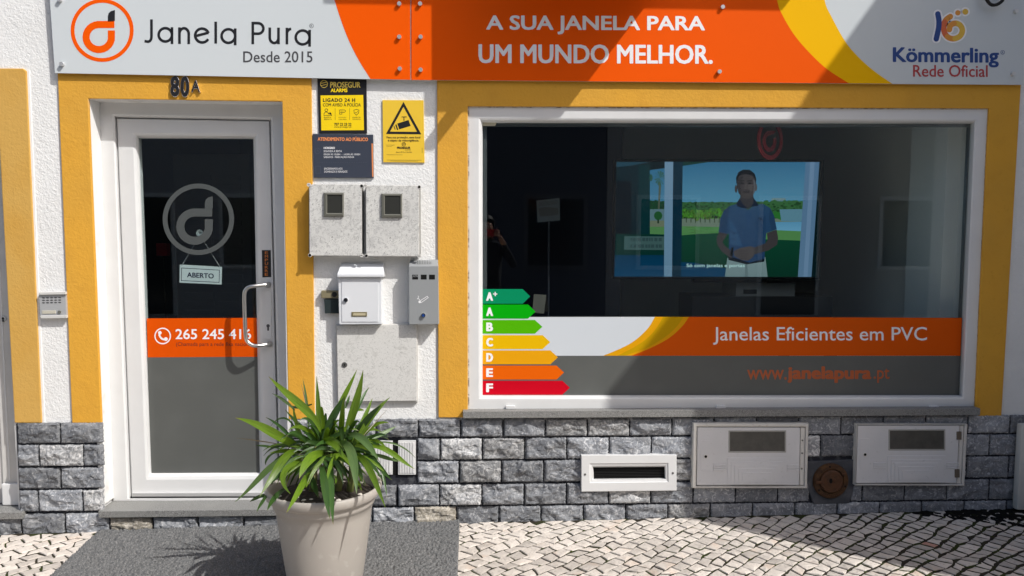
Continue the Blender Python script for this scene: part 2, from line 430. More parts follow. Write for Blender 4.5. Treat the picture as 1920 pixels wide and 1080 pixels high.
# moss tufts and dark soil in the joints by the right end of the wall
m_soil = M('wet_black_soil', (.010, .010, .010), 1., spec=.05, bump=(90, .8, .008), mottle=[(25, .55, .7, (.02, .022, .012))])
sv, sf = [], []
sr = random.Random(11)
def blob(cx, cy, r, h):
    k = len(sv); n = 9
    for ring_, hh in ((1, -.012), (.72, h * .6), (.35, h)):
        for i in range(n):
            t = 2 * math.pi * i / n; rr = r * ring_ * sr.uniform(.75, 1.2)
            sv.append((cx + rr * math.cos(t), min(cy + rr * math.sin(t), -.02), gz(cx) + hh * sr.uniform(.7, 1.2)))
    sv.append((cx, min(cy, -.021), gz(cx) + h))
    for r_ in range(2):
        for i in range(n): sf.append((k + r_ * n + i, k + r_ * n + (i + 1) % n, k + (r_ + 1) * n + (i + 1) % n, k + (r_ + 1) * n + i))
    for i in range(n): sf.append((k + 2 * n + i, k + 2 * n + (i + 1) % n, k + 3 * n))
for i in range(230):
    x = 2.35 + .75 * sr.uniform(0, 1) ** .6; d = sr.uniform(0, 1) ** 1.6
    y = -.03 - d * (.03 + .42 * max(0, (x - 2.35)) ** 1.1)
    blob(x, y, sr.uniform(.012, .032), sr.uniform(.001, .008))
mesh_obj('soil', sv, sf, m_soil, kind='stuff', smooth=True)
m_moss = M('green_moss', (.045, .055, .014), 1., spec=.1, bump=(150, .8, .006))
sv, sf = [], []
for s in vis:
    if sr.random() < .30 * (1 + .8 * (s[0] > 1.2)):
        blob(s[2][0][0], s[2][0][1], sr.uniform(.004, .010), sr.uniform(-.001, .003))
mesh_obj('moss', sv, sf, m_moss, kind='stuff', smooth=True)

# ================================================================== THE SHOP BUILDING
shop = thing('shop_building', 'white rendered shop building with ochre window surrounds and grey stone base', 'building', (0, 0, 0))
DT = [(165, 185), (529, 190), (541, 938), (193, 948)]                  # door recess, at the face of the ochre band
WT = [(877, 199), (1855, 203), (1829, 769), (877, 769)]                # window opening
xd0 = P(179, 560).x - .01; xd1 = P(536, 560).x + .01; zd1 = P(340, 187).z + .012
xw0 = P(877, 480).x - .008; xw1 = P(1842, 480).x + .012; zw1 = P(1300, 201).z + .006; zw0 = P(1300, 769).z - .03
ZT = 5.2; zb = -.35
nx1 = P(27, 790).x; nzt = P(-4, 225).z                                # neighbour doorway
mb = MB()
mb.box(XW0, nx1 - .0, .0, .25, nzt, ZT); mb.box(XW0, nx1 - 1.27, 0, .25, zb, nzt - .0002)                               # over the neighbour's door
mb.box(nx1, xd0, 0, .25, zb, ZT)
mb.box(xd0, xd1, 0.0, .25, zd1, ZT)
mb.box(xd1, xw0, 0, .25, zb, ZT)
mb.box(xw0, xw1, 0, .25, zw1, ZT); mb.box(xw0, xw1, 0, .25, zb, zw0)
mb.box(xw1, XW1 + 3, 0, .25, zb, ZT)
mb.build('wall', m_wall, shop)
# raised ochre bands
mb = MB(); mb.prism([(106, 100), (583, 100), (590, 786), (541, 786), (529, 190), (165, 185), (190, 793), (135, 793)], YELLOW_Y, .004, .004)
mb.build('door_surround', m_yel, shop)
mb = MB(); mb.prism([(819, 100), (1918, 100), (1878, 780), (1836, 780), (1829, 769), (1855, 203), (877, 199), (877, 770), (868, 783), (822, 783)], YELLOW_Y, .004, .004)
mb.build('window_surround', m_yel, shop)
mb = MB(); mb.prism([(-330, 127), (42, 128), (49, 133), (78, 793), (27, 793), (-4, 225), (-330, 222)], YELLOW_Y, .004, .005); mb.box(nx1 - 1.50, nx1 - 1.272, YELLOW_Y, .004, .5, nzt + .26, .004)
mb.build('neighbour_surround', m_yel2, shop)
mb = MB(); mb.prism([(49, 131), (55, 131), (84, 793), (78, 793)], -.004, .004, .002); mb.build('plaster_edge', m_plaster, shop)
# plastered reveal of the door
mb = MB()
def reveal(a, b, y0, y1, thick):
    p = P(*a, y0); q = P(*b, y0)
    return p, q
p0 = P(*DT[0], YELLOW_Y); p1 = P(*DT[1], YELLOW_Y); p2 = P(*DT[2], YELLOW_Y); p3 = P(*DT[3], YELLOW_Y)
yr = YELLOW_Y + .003
mb.add([(p0.x, yr, p0.z), (p3.x, yr, p3.z), (p3.x - .02, yr, p3.z), (p0.x - .02, yr, p0.z), (p0.x, .25, p0.z), (p3.x, .25, p3.z), (p3.x - .02, .25, p3.z), (p0.x - .02, .25, p0.z)],
       [(0, 1, 5, 4), (0, 3, 2, 1), (2, 3, 7, 6), (0, 4, 7, 3), (1, 2, 6, 5), (4, 5, 6, 7)])
mb.add([(p1.x, yr, p1.z), (p2.x, yr, p2.z), (p2.x + .02, yr, p2.z), (p1.x + .02, yr, p1.z), (p1.x, .25, p1.z), (p2.x, .25, p2.z), (p2.x + .02, .25, p2.z), (p1.x + .02, .25, p1.z)],
       [(0, 4, 5, 1), (0, 1, 2, 3), (2, 6, 7, 3), (0, 3, 7, 4), (1, 5, 6, 2), (4, 7, 6, 5)])
mb.add([(p0.x - .02, yr, p0.z), (p1.x + .02, yr, p1.z), (p1.x + .02, yr, p1.z + .02), (p0.x - .02, yr, p0.z + .02), (p0.x - .02, .25, p0.z), (p1.x + .02, .25, p1.z), (p1.x + .02, .25, p1.z + .02), (p0.x - .02, .25, p0.z + .02)],
       [(0, 4, 5, 1), (0, 1, 2, 3), (2, 6, 7, 3), (0, 3, 7, 4), (1, 5, 6, 2), (4, 7, 6, 5)])
mb.build('door_reveal', m_plaster, shop)
# dark bedding of the stone base, butted between the openings
mb = MB()
ztop_l = P(110, 794, -.02).z; ztop = P(950, 786, -.02).z
for a, b, zt in ((nx1 + .012, P(192, 870).x, ztop_l), (P(541, 870).x, XW1 + .6, P(700, 787).z - .002)):
    mb.box(a, b, -.007, .002, zb, zt - .003)
mb.box(xd0 - .05, xd1 + .02, -.0065, .03, zb, P(300, 958, -.03).z)
mb.box(XW0, nx1 + .05, -.0062, .03, zb, P(10, 960, -.03).z)
mb.build('bedding_mortar', m_mortar, shop)
mb = MB(); mb.box(XW0, nx1 - 1.275, -.025, -.0004, zb, .5, .004); far_base = mb

# split-faced stone blocks, each on its own
def stone_mat(name, c0, c1, c2, lo=.5):
    mt = M(name, c0, .72, spec=.3, rand=.36, mottle=[(9, .42, .66, c1, 2.2), (24, lo, lo + .14, c2, 3.2), (120, .55, .75, tuple(x * 1.25 for x in c1), .5)], bump=(100, .4, .005))
    return mt
m_br = stone_mat('slate_block', (.155, .164, .182), (.255, .264, .28), (.43, .435, .445), .54)
m_br_l = stone_mat('pale_slate_block', (.20, .205, .215), (.32, .325, .33), (.50, .50, .50), .46)
m_br_t = stone_mat('tan_block', (.22, .20, .165), (.33, .30, .25), (.45, .42, .37), .48)
br = random.Random(21)
def block(x0, x1, z0, z1, mat=None, ytop=-.010, flat=1.):
    w = x1 - x0; h = z1 - z0; nx = max(4, int(w / .0075)); nz = max(3, int(h / .0075))
    cx, cz = (x0 + x1) / 2, (z0 + z1) / 2; seed = br.uniform(0, 100)
    planes = [(br.uniform(-.32, .32), br.uniform(-.62, .42), br.uniform(.010, .026)) for _ in range(7)]
    vs = []; fs = []
    for j in range(nz + 1):
        for i in range(nx + 1):
            u = i / nx; v = j / nz; X = x0 + w * u; Z = z0 + h * v
            dx, dz = X - cx, Z - cz
            hgt = min(c + a * dx + b * dz for a, b, c in planes)
            nn = 2.2 + 2.6 * noise.noise((X * 10 + Z * 7 + seed, Z * 17 - X * 4, seed)) + .5 * noise.noise((X * 34, Z * 40 + seed, 5.))
            fl = math.floor(nn); fr_ = nn - fl; nn = fl + min(1., max(0., (fr_ - .30) / .32))
            hgt = max(hgt, .004) + .0062 * nn - .008 + .0032 * noise.noise((X * 42 + Z * 20, Z * 50 + seed, 2.)) + .0013 * noise.noise((X * 120, Z * 120, seed))
            hgt = min(hgt, .026)
            hgt *= flat
            e = min(u * w, (1 - u) * w, v * h, (1 - v) * h)
            k = min(1., e / .012); k = k * (2 - k)
            ed = .0022
            if i in (0, nx): X += br.uniform(-ed, ed)
            if j in (0, nz): Z += br.uniform(-ed, ed)
            vs.append((X, ytop - .004 - k * max(.0, hgt), Z))
    W_ = nx + 1
    for j in range(nz):
        for i in range(nx): a = j * W_ + i; fs.append((a, a + 1, a + W_ + 1, a + W_))
    rim = [i for i in range(W_)] + [j * W_ + nx for j in range(1, nz + 1)] + [nz * W_ + i for i in range(nx - 1, -1, -1)] + [j * W_ for j in range(nz - 1, 0, -1)]
    k = len(vs); vs += [(vs[i][0], .0, vs[i][2]) for i in rim]; n = len(rim)
    for i in range(n): fs.append((rim[i], k + i, k + (i + 1) % n, rim[(i + 1) % n]))
    mesh_obj('brick', vs, fs, mat or m_br, shop, origin=(cx, -.01, cz))
far_base.build('stone_base', m_br, shop)
YB = -.024
def zc(py, px=950): return P(px, py, YB).z
course_px = [(786, 819), (822.5, 861.5), (865, 904.5), (909, 947), (950.5, 992)]     # at px 950
cz_ = [(zc(b), zc(a)) for a, b in course_px]
GAPX = .0042
def lay(k, edges_px, z=None, skips=(), mats=None, py=None, px0=None):
    """one course: joints at edges_px (pixels), blocks between them; skips = pixel intervals left free"""
    z0, z1 = z or cz_[k]; ym = 0.5 * (course_px[k][0] + course_px[k][1])
    for i in range(len(edges_px) - 1):
        a, b = edges_px[i], edges_px[i + 1]
        segs = [(a, b)]
        for s0, s1 in skips:
            ns = []
            for c, d in segs:
                if d <= s0 or c >= s1: ns.append((c, d)); continue
                if c < s0: ns.append((c, s0))
                if d > s1: ns.append((s1, d))
            segs = ns
        for c, d in segs:
            if d - c < 9: continue
            xa = P(c, ym, YB).x + GAPX; xb = P(d, ym, YB).x - GAPX
            zlow = z0
            mt = (mats or {}).get(i)
            if mt is None:
                r = br.random(); mt = m_br_l if r < .12 else m_br
            if z1 - zlow > .02: block(xa, xb, zlow, z1, mt, flat=.45 if c > 1290 else 1.)
pitch = 79.4
def run(first, last, start):
    e = [start]; 
    while e[-1] + pitch < last: e.append(e[-1] + pitch)
    e.append(last); return [first] + [x for x in e if x > first + 4]
R_END = 1950
# right of the door, under sign-posts, window and vents
lay(0, run(545, R_END, 863.6 - 4 * pitch))
c1 = run(545, R_END, 904.5 - 4 * pitch - 40 + 40)
lay(1, c1, skips=((690, 782),), mats={})
lay(2, run(545, R_END, 860.0 - 4 * pitch + 1), skips=((690, 782), (1102, 1257), (1508, 1607)))
lay(3, run(545, R_END, 903.6 - 4 * pitch), skips=((1519, 1597),))
lay(4, run(545, R_END, 856.0 - 4 * pitch), mats={3: m_br_t, 2: m_br})
# pier between the two doors (courses sit a little lower there)
zl = [(P(110, b, YB).z, P(110, a, YB).z) for a, b in ((794, 831.5), (835.5, 874.5), (878.5, 916.5), (920.5, 959.5), (964.5, 1006))]
lay(0, [30, 111, 191], z=zl[0]); lay(1, [30, 71, 154, 192], z=zl[1], mats={1: m_br_l}); lay(2, [31, 112, 192], z=zl[2]); lay(3, [33, 69.5, 153, 193], z=zl[3])
lay(4, [-120, -42, 38, 120, 203.5], z=zl[4])
zs = (P(330, 1003, YB).z, P(330, 968.5, YB).z)
lay(4, [203.5, 285, 370, 455.5, 545], z=zs, mats={0: m_br_t})
# ledge of the window, step of the door, step of the neighbour
mb = MB(); zt_ = P(1300, 769, -.05).z; a = P(868, 775, -.055); b = P(1838, 775, -.055)
mb.box(a.x, b.x, -.055, .05, P(1300, 782, -.055).z, P(1300, 769, -.055).z, .003)
mb.build('window_ledge', m_granite, shop, label='grey granite ledge under the shop window')
mb = MB(); zt2 = P(213, 939, .11).z; mb.box(P(184, 958, -.045).x, P(547, 955, -.045).x, -.045, .24, zt2 - .036, zt2, .003)
mb.build('door_step', m_granite, shop)
mb = MB(); zt3 = P(10, 948, .06).z; mb.box(XW0, P(41, 958, -.045).x, -.045, .24, zt3 - .036, zt3, .003)
mb.build('neighbour_step', m_granite, shop)
# rough mortar patch round the pipe cover
mb = MB(); mb.prism([(1512, 866), (1604, 862), (1606, 905), (1592, 944), (1526, 946), (1512, 908)], -.020, -.004, .004); mb.build('mortar_patch', M('mortar_patch', (.058, .062, .072), .95, bump=(45, .7, .006), mottle=[(10, .45, .65, (.10, .10, .11))]), shop)

# the room behind the glass
def room_box(name, x0, x1, y0, y1, z0, z1, mat, **k): mb = MB(); mb.box(x0, x1, y0, y1, z0, z1); return mb.build(name, mat, shop, **k)
m_int_dark = M('room_gloom_blue', (.018, .022, .04), .7)  # gloom of the unlit room put into the surface colour
m_int_grey = M('grey_interior_paint', (.80, .81, .78), .8)
m_int_light = M('pale_interior_paint', (.88, .89, .87), .8)
m_int_floor = M('dark_wood_floor', (.045, .03, .022), .5, bump=(8, .2, .002, (1, 20, 1)))
zi = .02
room_box('interior_floor', -2.5, 2.9, .25, 4.1, zi - .05, zi, m_int_floor)
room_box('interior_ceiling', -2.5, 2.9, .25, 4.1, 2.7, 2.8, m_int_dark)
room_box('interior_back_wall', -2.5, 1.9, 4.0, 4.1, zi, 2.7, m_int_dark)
room_box('interior_back_wall', 1.35, 2.9, 3.2, 3.3, zi, 2.7, m_int_grey)
room_box('interior_side_wall', 2.80, 2.9, .25, 3.2, zi, 2.7, m_int_grey)
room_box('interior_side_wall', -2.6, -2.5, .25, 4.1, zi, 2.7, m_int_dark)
room_box('interior_pilaster', 2.66, 2.8, .251, .62, zi, 2.7, m_int_light)
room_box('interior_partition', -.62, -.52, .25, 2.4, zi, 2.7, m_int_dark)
mb = MB(); mb.box(-2.12, -1.60, 1.30, 1.70, zi, 2.06, .004)
for k in range(16): mb.box(-2.06, -1.86, 1.285, 1.2995, .95 + k * .062, .985 + k * .062, .002); mb.box(-1.84, -1.66, 1.285, 1.2995, .95 + k * .062, .985 + k * .062, .002)
mb.build('interior_cupboard', M('dim_grey_cupboard', (.16, .16, .155), .7), shop)
room_box('roof_slab', XW0, XW1 + 3, .0, 6.0, ZT, ZT + .2, m_wall)

# ================================================================== ENTRANCE DOOR
def cen(px, py, y): return P(px, py, y)
door = thing('entrance_door', 'white entrance door with dark glass, grey ring emblem and orange phone strip', 'door', P(370, 935, .12))
YF, YL, YG = .105, .122, .158
m_seal0 = M('aged_sealant', (.52, .50, .45), .9, bump=(50, .5, .003), mottle=[(16, .5, .66, (.30, .27, .22), 1.)])
FO = [(186, 190), (530, 195), (542, 938), (212, 939)]; FI = [(217, 220), (507, 225.5), (525, 933), (245, 934)]
mb = MB(); mb.frame(FO, FI, [(0, YF + .004), (.03, YF), (.80, YF), (.92, YF + .006), (1, YL + .006)], .19)
mb.build('door_frame', m_pvc, door)
LO = [(219, 222), (505, 227), (522.5, 931), (247, 932)]; GI = [(260, 259), (475, 260), (487, 886), (284, 887)]
mb = MB(); mb.frame(LO, GI, [(0, YL + .006), (.04, YL), (.72, YL), (.86, YL + .006), (.96, YL + .024), (1, YG)], .19)
mb.build('door_leaf', m_pvc, door)
mb = MB(); mb.prism([(247, 925), (522, 924), (522, 930), (247, 931)], YL - .014, YL, .002); mb.build('drip_rail', m_screw, door)
mb = MB(); mb.prism([(246, 931), (524, 930.5), (524, 936), (245, 937)], YL + .01, YL + .05); mb.build('threshold_seal', m_rubber, door)
g_door = glass_mat('door_glass', (.84, .88, .88), .05)
mb = MB(); mb.prism([(258, 257), (477, 258), (489, 888), (282, 889)], YG, YG + .006); mb.build('glass_pane', g_door, door)
m_film = M('grey_frosted_film', (.092, .097, .092), .4, spec=.45, mottle=[(5, .45, .75, (.105, .11, .105))])
YS = YG - .0006
mb = MB(); mb.flat([(277, 669.5), (485, 668.5), (488, 888), (283, 888)], YS); mb.build('frosted_film', m_film, door)
m_stk = M('orange_sticker', (.64, .075, .0), .45, spec=.1)
strip = MB().flat([(275, 597), (483, 596), (485, 669), (277, 670)], YS - .0003).build('orange_strip', m_stk, door)
MB().text('265 245 416', (329, 617, 471, 636), YS - .0006, bold=.8).build('phone_number', m_white, strip)
MB().text('(Chamada para a rede fixa nacional)', (330, 641.5, 476, 651), YS - .0006).build('small_print', M('maroon_print', (.05, .01, .006), .5), strip)
mb = MB(); mb.ring((305, 630), 14.4, 2.2, YS - .0006)
mb.stroke(spline([(299.5, 623.5), (299, 629), (303.5, 635), (310, 637)], 5), [3.4] * 16, YS - .00062)
mb.disc((299.7, 624), 3.4, YS - .00066).disc((311, 635.8), 3.6, YS - .00066); mb.build('phone_symbol', m_white, strip)
def emblem(mb, c, r, y, w_ring, mi=(0, 0, 0)):
    """ring, rounded letter and leaf; r = mid radius of the ring in pixels"""
    k = r / 62.5; X = lambda a, b: (c[0] + a * k, c[1] + b * k)
    mb.ring(c, r, w_ring, y, mi[0])
    w = 15 * k
    # horizontal arm into the bowl, open on the right
    pts = [X(26, -12)] + [X(-8 + 25.5 * math.cos(math.radians(a)), 13 + 25.5 * math.sin(math.radians(a))) for a in range(270, 0, -15)] + [X(18, 2), X(18.5, -4)]
    pts = [X(26, -12.5)] + [X(-3, -12.5)] + [X(-7 + 27 * math.cos(math.radians(a)), 14 + 26.5 * math.sin(math.radians(a))) for a in range(265, -1, -14)] + [X(19.5, 10), X(19.5, 0)]
    mb.stroke(pts, w, y - .0001, mi[1])
    lf = [X(12, -16.5 - 2), X(12, -30), X(13.5, -36), X(18, -40.5), X(27, -43), X(27, -21), X(24, -18.5)]
    mb.flat(lf, y - .0001, mi[2])
m_emb = M('grey_etched_film', (.066, .074, .075), .5, spec=.3)
mb = MB(); emblem(mb, (372, 411), 62.5, YS, 9); mb.build('ring_emblem', m_emb, door)
# pull handle
def tubepath(ctrl, rad, n=6): return [Vector(p) for p in spline([tuple(c) for c in ctrl], n)]
hb = .066
H = [P(503, 534, YL), P(500, 534, YL - .022), P(480, 536, hb + .008), P(468, 538, hb), P(460.5, 544, hb - .002), P(458, 556, hb - .002), P(459, 595, hb - .002), P(460.5, 628, hb - .002), P(464, 640, hb), P(474, 647.5, hb), P(486, 648, hb + .008), P(502, 646, YL - .022), P(506, 645, YL)]
mb = MB(); mb.tube(tubepath(H, 1), .0105, 14)
mb.rod(P(503, 534, YL - .006), P(503, 534, YL), .016, 18); mb.rod(P(506, 645, YL - .006), P(506, 645, YL), .016, 18)
mb.build('pull_handle', m_steel, door, auto=50)
mb = MB(); mb.prism([(183.5, 197), (187.5, 197), (214, 936), (209, 937)], YF + .002, YF + .03, .001); mb.prism([(184, 192.5), (529, 197), (529, 200), (186, 196)], YF + .002, YF + .03, .001); mb.build('sealant', m_seal0, door)
lp = MB().prism(rrect(496, 545, 508.5, 637, 6), YL - .007, YL, .0015).build('lock_plate', m_pvc, door)
mb = MB(); y_ = YL - .0075; mb.disc((502.6, 611), 3.2, y_); mb.flat([(501, 612), (504.4, 612), (504.4, 620), (501, 620)], y_); mb.build('keyhole', m_grey_print, lp)
pl = MB().prism([(491, 469), (507.5, 469), (508.5, 519.5), (492, 520)], YL - .0015, YL).build('push_label', m_black, door)
mb = MB()
for i, ch in enumerate('EMPURRE'): mb.text(ch, (496.6, 471.5 + i * 6.75, 502.6, 476.6 + i * 6.75), YL - .0018, bold=.3)
mb.build('lettering', M('orange_print', (.55, .17, .03), .5), pl)
# open sign hanging inside the glass
YA = YG + .018
m_card = M('pale_plastic_card', (.72, .78, .78), .4)
osn = thing('open_sign', 'small white ABERTO sign hanging on a thin chain inside the door glass', 'sign', P(376, 515, YA))
MB().prism([(337, 496), (416, 500.5), (415, 533.5), (336.5, 530)], YA, YA + .004, .0008).build('plate', m_card, osn)
m_navy = M('navy_print', (.01, .015, .05), .5)
mb = MB(); mb.text('ABERTO', (350.5, 510.5, 401, 520), YA - .0004, bold=.8, slope=2.4)
mb.stroke([(340.5, 502.5), (411.5, 506.5), (410.8, 529.5), (340, 526)], 1.1, YA - .0004, closed=True); mb.build('lettering', m_navy, osn)
mb = MB()
for a, b in (((375, 441), (341.5, 497)), ((375, 441), (413, 501.5))):
    n = 30
    for i in range(n):
        q = P(*lerp(a, b, i / n), YA - .004 + (.003 if i % 2 else 0)); r_ = P(*lerp(a, b, (i + .9) / n), YA - .002)
        mb.rod(q, r_, .0016, 5)
mb.build('chain', m_screw, osn)
mb = MB(); mb.lathe(P(374.5, 437, YG + .007), [(.001, .012), (.006, .010), (.008, .004), (.020, .0)], 20, axis='y'); mb.build('suction_cup', M('clear_rubber', (.30, .33, .33), .2), osn)

# ================================================================== SHOP WINDOW
win = thing('shop_window', 'wide white framed shop window with energy arrows and orange bands on the glass', 'window', P(1360, 768, .02))
WO = [(878.5, 200), (1853.5, 204), (1827.5, 767.5), (878.5, 767.5)]; WI = [(905, 230), (1823, 231.5), (1800, 741), (905, 741)]
for i in range(4):
    mb = MB(); mb.frame(WO, WI, [(0, .006), (.03, .002), (.72, .002), (.84, .006), (.95, .022), (1, .045)], .09, sides=(i,))
    mb.build('frame_rail', m_pvc, win)
YP = .048
m_seal = M('dirty_sealant', (.50, .47, .42), .9, bump=(60, .5, .003), mottle=[(22, .48, .62, (.24, .20, .15), 1.), (50, .58, .7, (.10, .085, .065))])
mb = MB(); mb.frame([(876.5, 198.5), (1856, 202.5), (1829.5, 769.5), (876.5, 769.5)], [(880, 202), (1851.5, 205.5), (1826, 766.5), (880, 766.5)], [(0, -.002), (1, .0005)], .02); mb.build('sealant', m_seal, win)
g_win = glass_mat('window_glass', (.90, .93, .92), .05)
MB().prism([(903, 228), (1825, 229.5), (1802, 743), (903, 743)], YP, YP + .008).build('glass_pane', g_win, win)
mb = MB(); mb.frame([(904, 229), (1824, 230), (1801, 742), (904, 742)], [(913, 237), (1816, 238), (1794, 733), (913, 733)], [(0, YP + .012), (1, YP + .012)], YP + .03)
mb.build('spacer_bar', M('spacer_grey', (.14, .15, .16), .35, metal=.5), win)
# drain caps on the lower rail
for px in (957, 1352, 1752):
    mb = MB(); mb.prism(rrect(px - 9, 761, px + 9, 767, 2, 3), -.012, .003, .002); mb.build('drain_cap', m_pvc, win)
YS = YP - .0006
c1 = [(1228, 594), (1216, 614), (1197, 633), (1180, 645), (1161, 654.5), (1131, 667)]
cb = [(1243, 594), (1233, 612), (1216, 632), (1194, 648), (1158, 667)]
cc = [(1282, 594), (1268, 613), (1247, 632), (1215, 651), (1172, 667)]
c2 = [(1292, 594), (1279, 612), (1255, 633.5), (1221, 652), (1184, 667)]
m_sw = M('white_sticker', (.56, .60, .64), .35); m_so = M('orange_window_sticker', (.62, .085, .0), .45, spec=.12)
m_sa = M('amber_sticker', (.66, .31, .002), .45, spec=.12); m_sb = M('olive_amber_sticker', (.50, .29, .0), .45, spec=.12)
s1, sb_, sc_, s2 = [spline(c, 5) for c in (c1, cb, cc, c2)]
MB().flat([(904, 594.5)] + s1 + [(904, 667)], YS).build('white_band', m_sw, win)
mb = MB(); mb.flat(s1 + sb_[::-1], YS, 0); mb.flat(sb_ + sc_[::-1], YS, 1); mb.flat(sc_ + s2[::-1], YS, 0); mb.build('amber_swoosh', [m_sa, m_sb], win)
band = MB().flat(s2 + [(1801, 667), (1804, 596), (1550, 595)], YS).build('orange_band', m_so, win)
MB().text('Janelas Eficientes em PVC', (1337, 613, 1738, 646.5), YS - .0005, bold=.5).build('lettering', m_white, band)
fband = MB().flat([(904, 667), (1801, 667.3), (1798, 742), (904, 742)], YS).build('frosted_film', m_film, win)
mb = MB(); yt = YS - .0005
mb.text('www.', (1401, 693.5, 1475, 712), yt, bold=.6).text('janelapura', (1476, 687, 1634, 718), yt, bold=3.2).text('.pt', (1638, 691, 1668, 718), yt, bold=.6)
mb.build('lettering', M('rust_orange_print', (.42, .09, .02), .5), fband)
cols = [(.0, .235, .098), (.0, .36, .002), (.075, .41, .0), (.72, .43, .0), (.72, .33, .003), (.72, .11, .0), (.52, .0, .012)]
rows = [(542, 569.5, 994), (571, 597.5, 1004), (600, 625.5, 1017), (628.5, 654.5, 1031.5), (657, 683, 1046), (685.5, 711.5, 1057.5), (714, 740, 1068.5)]
for (a, b, tip), c, t in zip(rows, cols, ('A', 'A', 'B', 'C', 'D', 'E', 'F')):
    ar = MB().flat([(904, a), (tip - 14, a), (tip, (a + b) / 2), (tip - 14, b), (904, b)], YS - .0007).build('energy_arrow', M('arrow_%d' % int(tip), c, .45, spec=.12), win)
    mb = MB(); h = (a + b) / 2; mb.text(t, (911.5, h - 8, 924.5, h + 8.3), YS - .0012, bold=2.6)
    if tip == 994: mb.stroke([(928.5, h - 8.5), (928.5, h - .5)], 1.9, YS - .0012).stroke([(924.6, h - 4.5), (932.4, h - 4.5)], 1.9, YS - .0013)
    mb.build('letter', m_white, ar)
MB().prism([(904, 229), (932, 229), (928, 236), (904, 236)], YP - .004, YP - .001, .0008).build('alarm_tab', M('cream_tab', (.55, .52, .40), .5), win)

# ================================================================== NAME BOARDS
SY = -.032
def standoff(px, py, parent):
    c = P(px, py, SY); b = MB(); b.rod((c.x, SY - .015, c.z), (c.x, SY, c.z), .0105, 18); b.rod((c.x, SY + .003, c.z), (c.x, .002, c.z), .007, 8)
    b.build('standoff_bolt', m_screw, parent, auto=40)
sgl = thing('name_board', 'white shop name board with orange ring emblem over the door', 'sign', P(430, 138, SY))
MB().prism([(88, -75), (769.6, -75), (769.6, 150), (103, 137)], SY, SY + .003, .0006).build('panel', m_signw, sgl)
YPR = SY - .0005
lc = spline([(603, -75), (627, 0), (640, 40), (654, 76), (672, 112), (694.5, 148)], 5)
MB().flat(lc + [(769.4, 149.6), (769.4, -75)], YPR).build('orange_print', m_orange, sgl)
mb = MB(); emblem(mb, (191.5, 57), 55.5, YPR, 7.2, (0, 0, 1)); mb.build('ring_emblem', [m_orange, m_black], sgl)
# rounded geometric lettering, drawn as strokes
mb = MB(); w = 5.0; sl_ = lambda x: (x - 270) * .019
def S(pts, ww=w): mb.stroke([(a, b + sl_(a)) for a, b in pts], ww, YPR - .0001 * (1 + len(mb.f) % 3))
S([(284, 36), (284, 68)] + arc((277.5, 69), 6.5, 0, 90, 8, 9) + [(271, 77)])          # J
def let_a(x0, x1): 
    c = ((x0 + x1) / 2, 64.5); r = (x1 - x0) / 2 - 2.5
    mb.stroke([(a, b + sl_(c[0])) for a, b in arc(c, r, 0, 360, 33)[:-1]], w, YPR - .0001, closed=True); S([(x1 - 2.5, 50), (x1 - 2.5, 81.5)])
let_a(295, 325)
S([(336.5, 81), (336.5, 50)]); S([(336.5, 64)] + arc((345.2, 62), 8.7, 180, 360, 12, 10.5) + [(353.9, 81)])    # n
cx = 379; S([(365.5, 66), (391, 59)] ); S(arc((cx, 64.5), 13, -22, -330, 26))                                    # e
S([(404.5, 38), (404.5, 79)])                                                       # l
let_a(413, 443.5)
mb.build('brand_lettering', m_black, sgl); mb = MB()
S([(474, 37), (474, 79)]); S([(474, 39.3), (484, 39.3)] + arc((484, 49.2), 9.9, -90, 90, 12) + [(474, 59.1)])   # P
S([(505.8, 47), (505.8, 64)] + arc((514, 66), 8.2, 180, 0, 12, 10) + [(522.2, 47)]); S([(522.2, 60), (522.2, 78)])   # u
S([(538, 78), (538, 47)]); S([(538, 58)] + arc((546, 58), 8, 180, 270, 6, 9))                                    # r
let_a(552, 583)
mb.build('brand_lettering', m_black, sgl)
mb = MB(); mb.text('Desde 2015', (456, 96, 586, 117), YPR, bold=.5, slope=0); mb.build('lettering', m_grey_print, sgl)
mb = MB(); mb.ring((584, 48.5), 3.8, .7, YPR).text('R', (582.4, 46.3, 585.8, 50.7), YPR); mb.build('registered_mark', m_grey_print, sgl)
for q in ((117.5, 121), (113.5, 0.5), (749, 70), (750, 129.5), (749, 8)): standoff(*q, sgl)

sgr = thing('slogan_board', 'orange slogan board with amber curve and white right end over the window', 'sign', P(1340, 155, SY))
MB().prism([(771.2, -75), (1927, -75), (1918, 159), (1660, 157.3), (771.2, 150)], SY, SY + .003, .0006).build('panel', m_signw, sgr)
k1 = [(1446, -75), (1457, 0), (1467, 28), (1489, 65), (1517, 98), (1550, 129), (1592, 156.4)]
k2 = [(1535, -75), (1546, 0), (1560, 33), (1585, 78), (1611, 108.5), (1640, 134), (1673, 157)]
k1 = spline(k1, 5); k2 = spline(k2, 5)
MB().flat([(771.4, -75)] + k1 + [(771.4, 149.8)], YPR).build('orange_print', m_orange, sgr)
MB().flat(k1 + k2[::-1], YPR).build('amber_print', m_amber, sgr)
MB().text('A SUA JANELA PARA', (911.5, 28.5, 1322, 64), YPR - .0004, bold=2.5, slope=1.5).build('slogan_lettering', m_white, sgr)
mb = MB(); mb.text('UM MUNDO MELHOR.', (897, 82.5, 1336.5, 118.5), YPR - .0004, bold=2.6, slope=1.5)
mb.build('slogan_lettering', m_white, sgr)
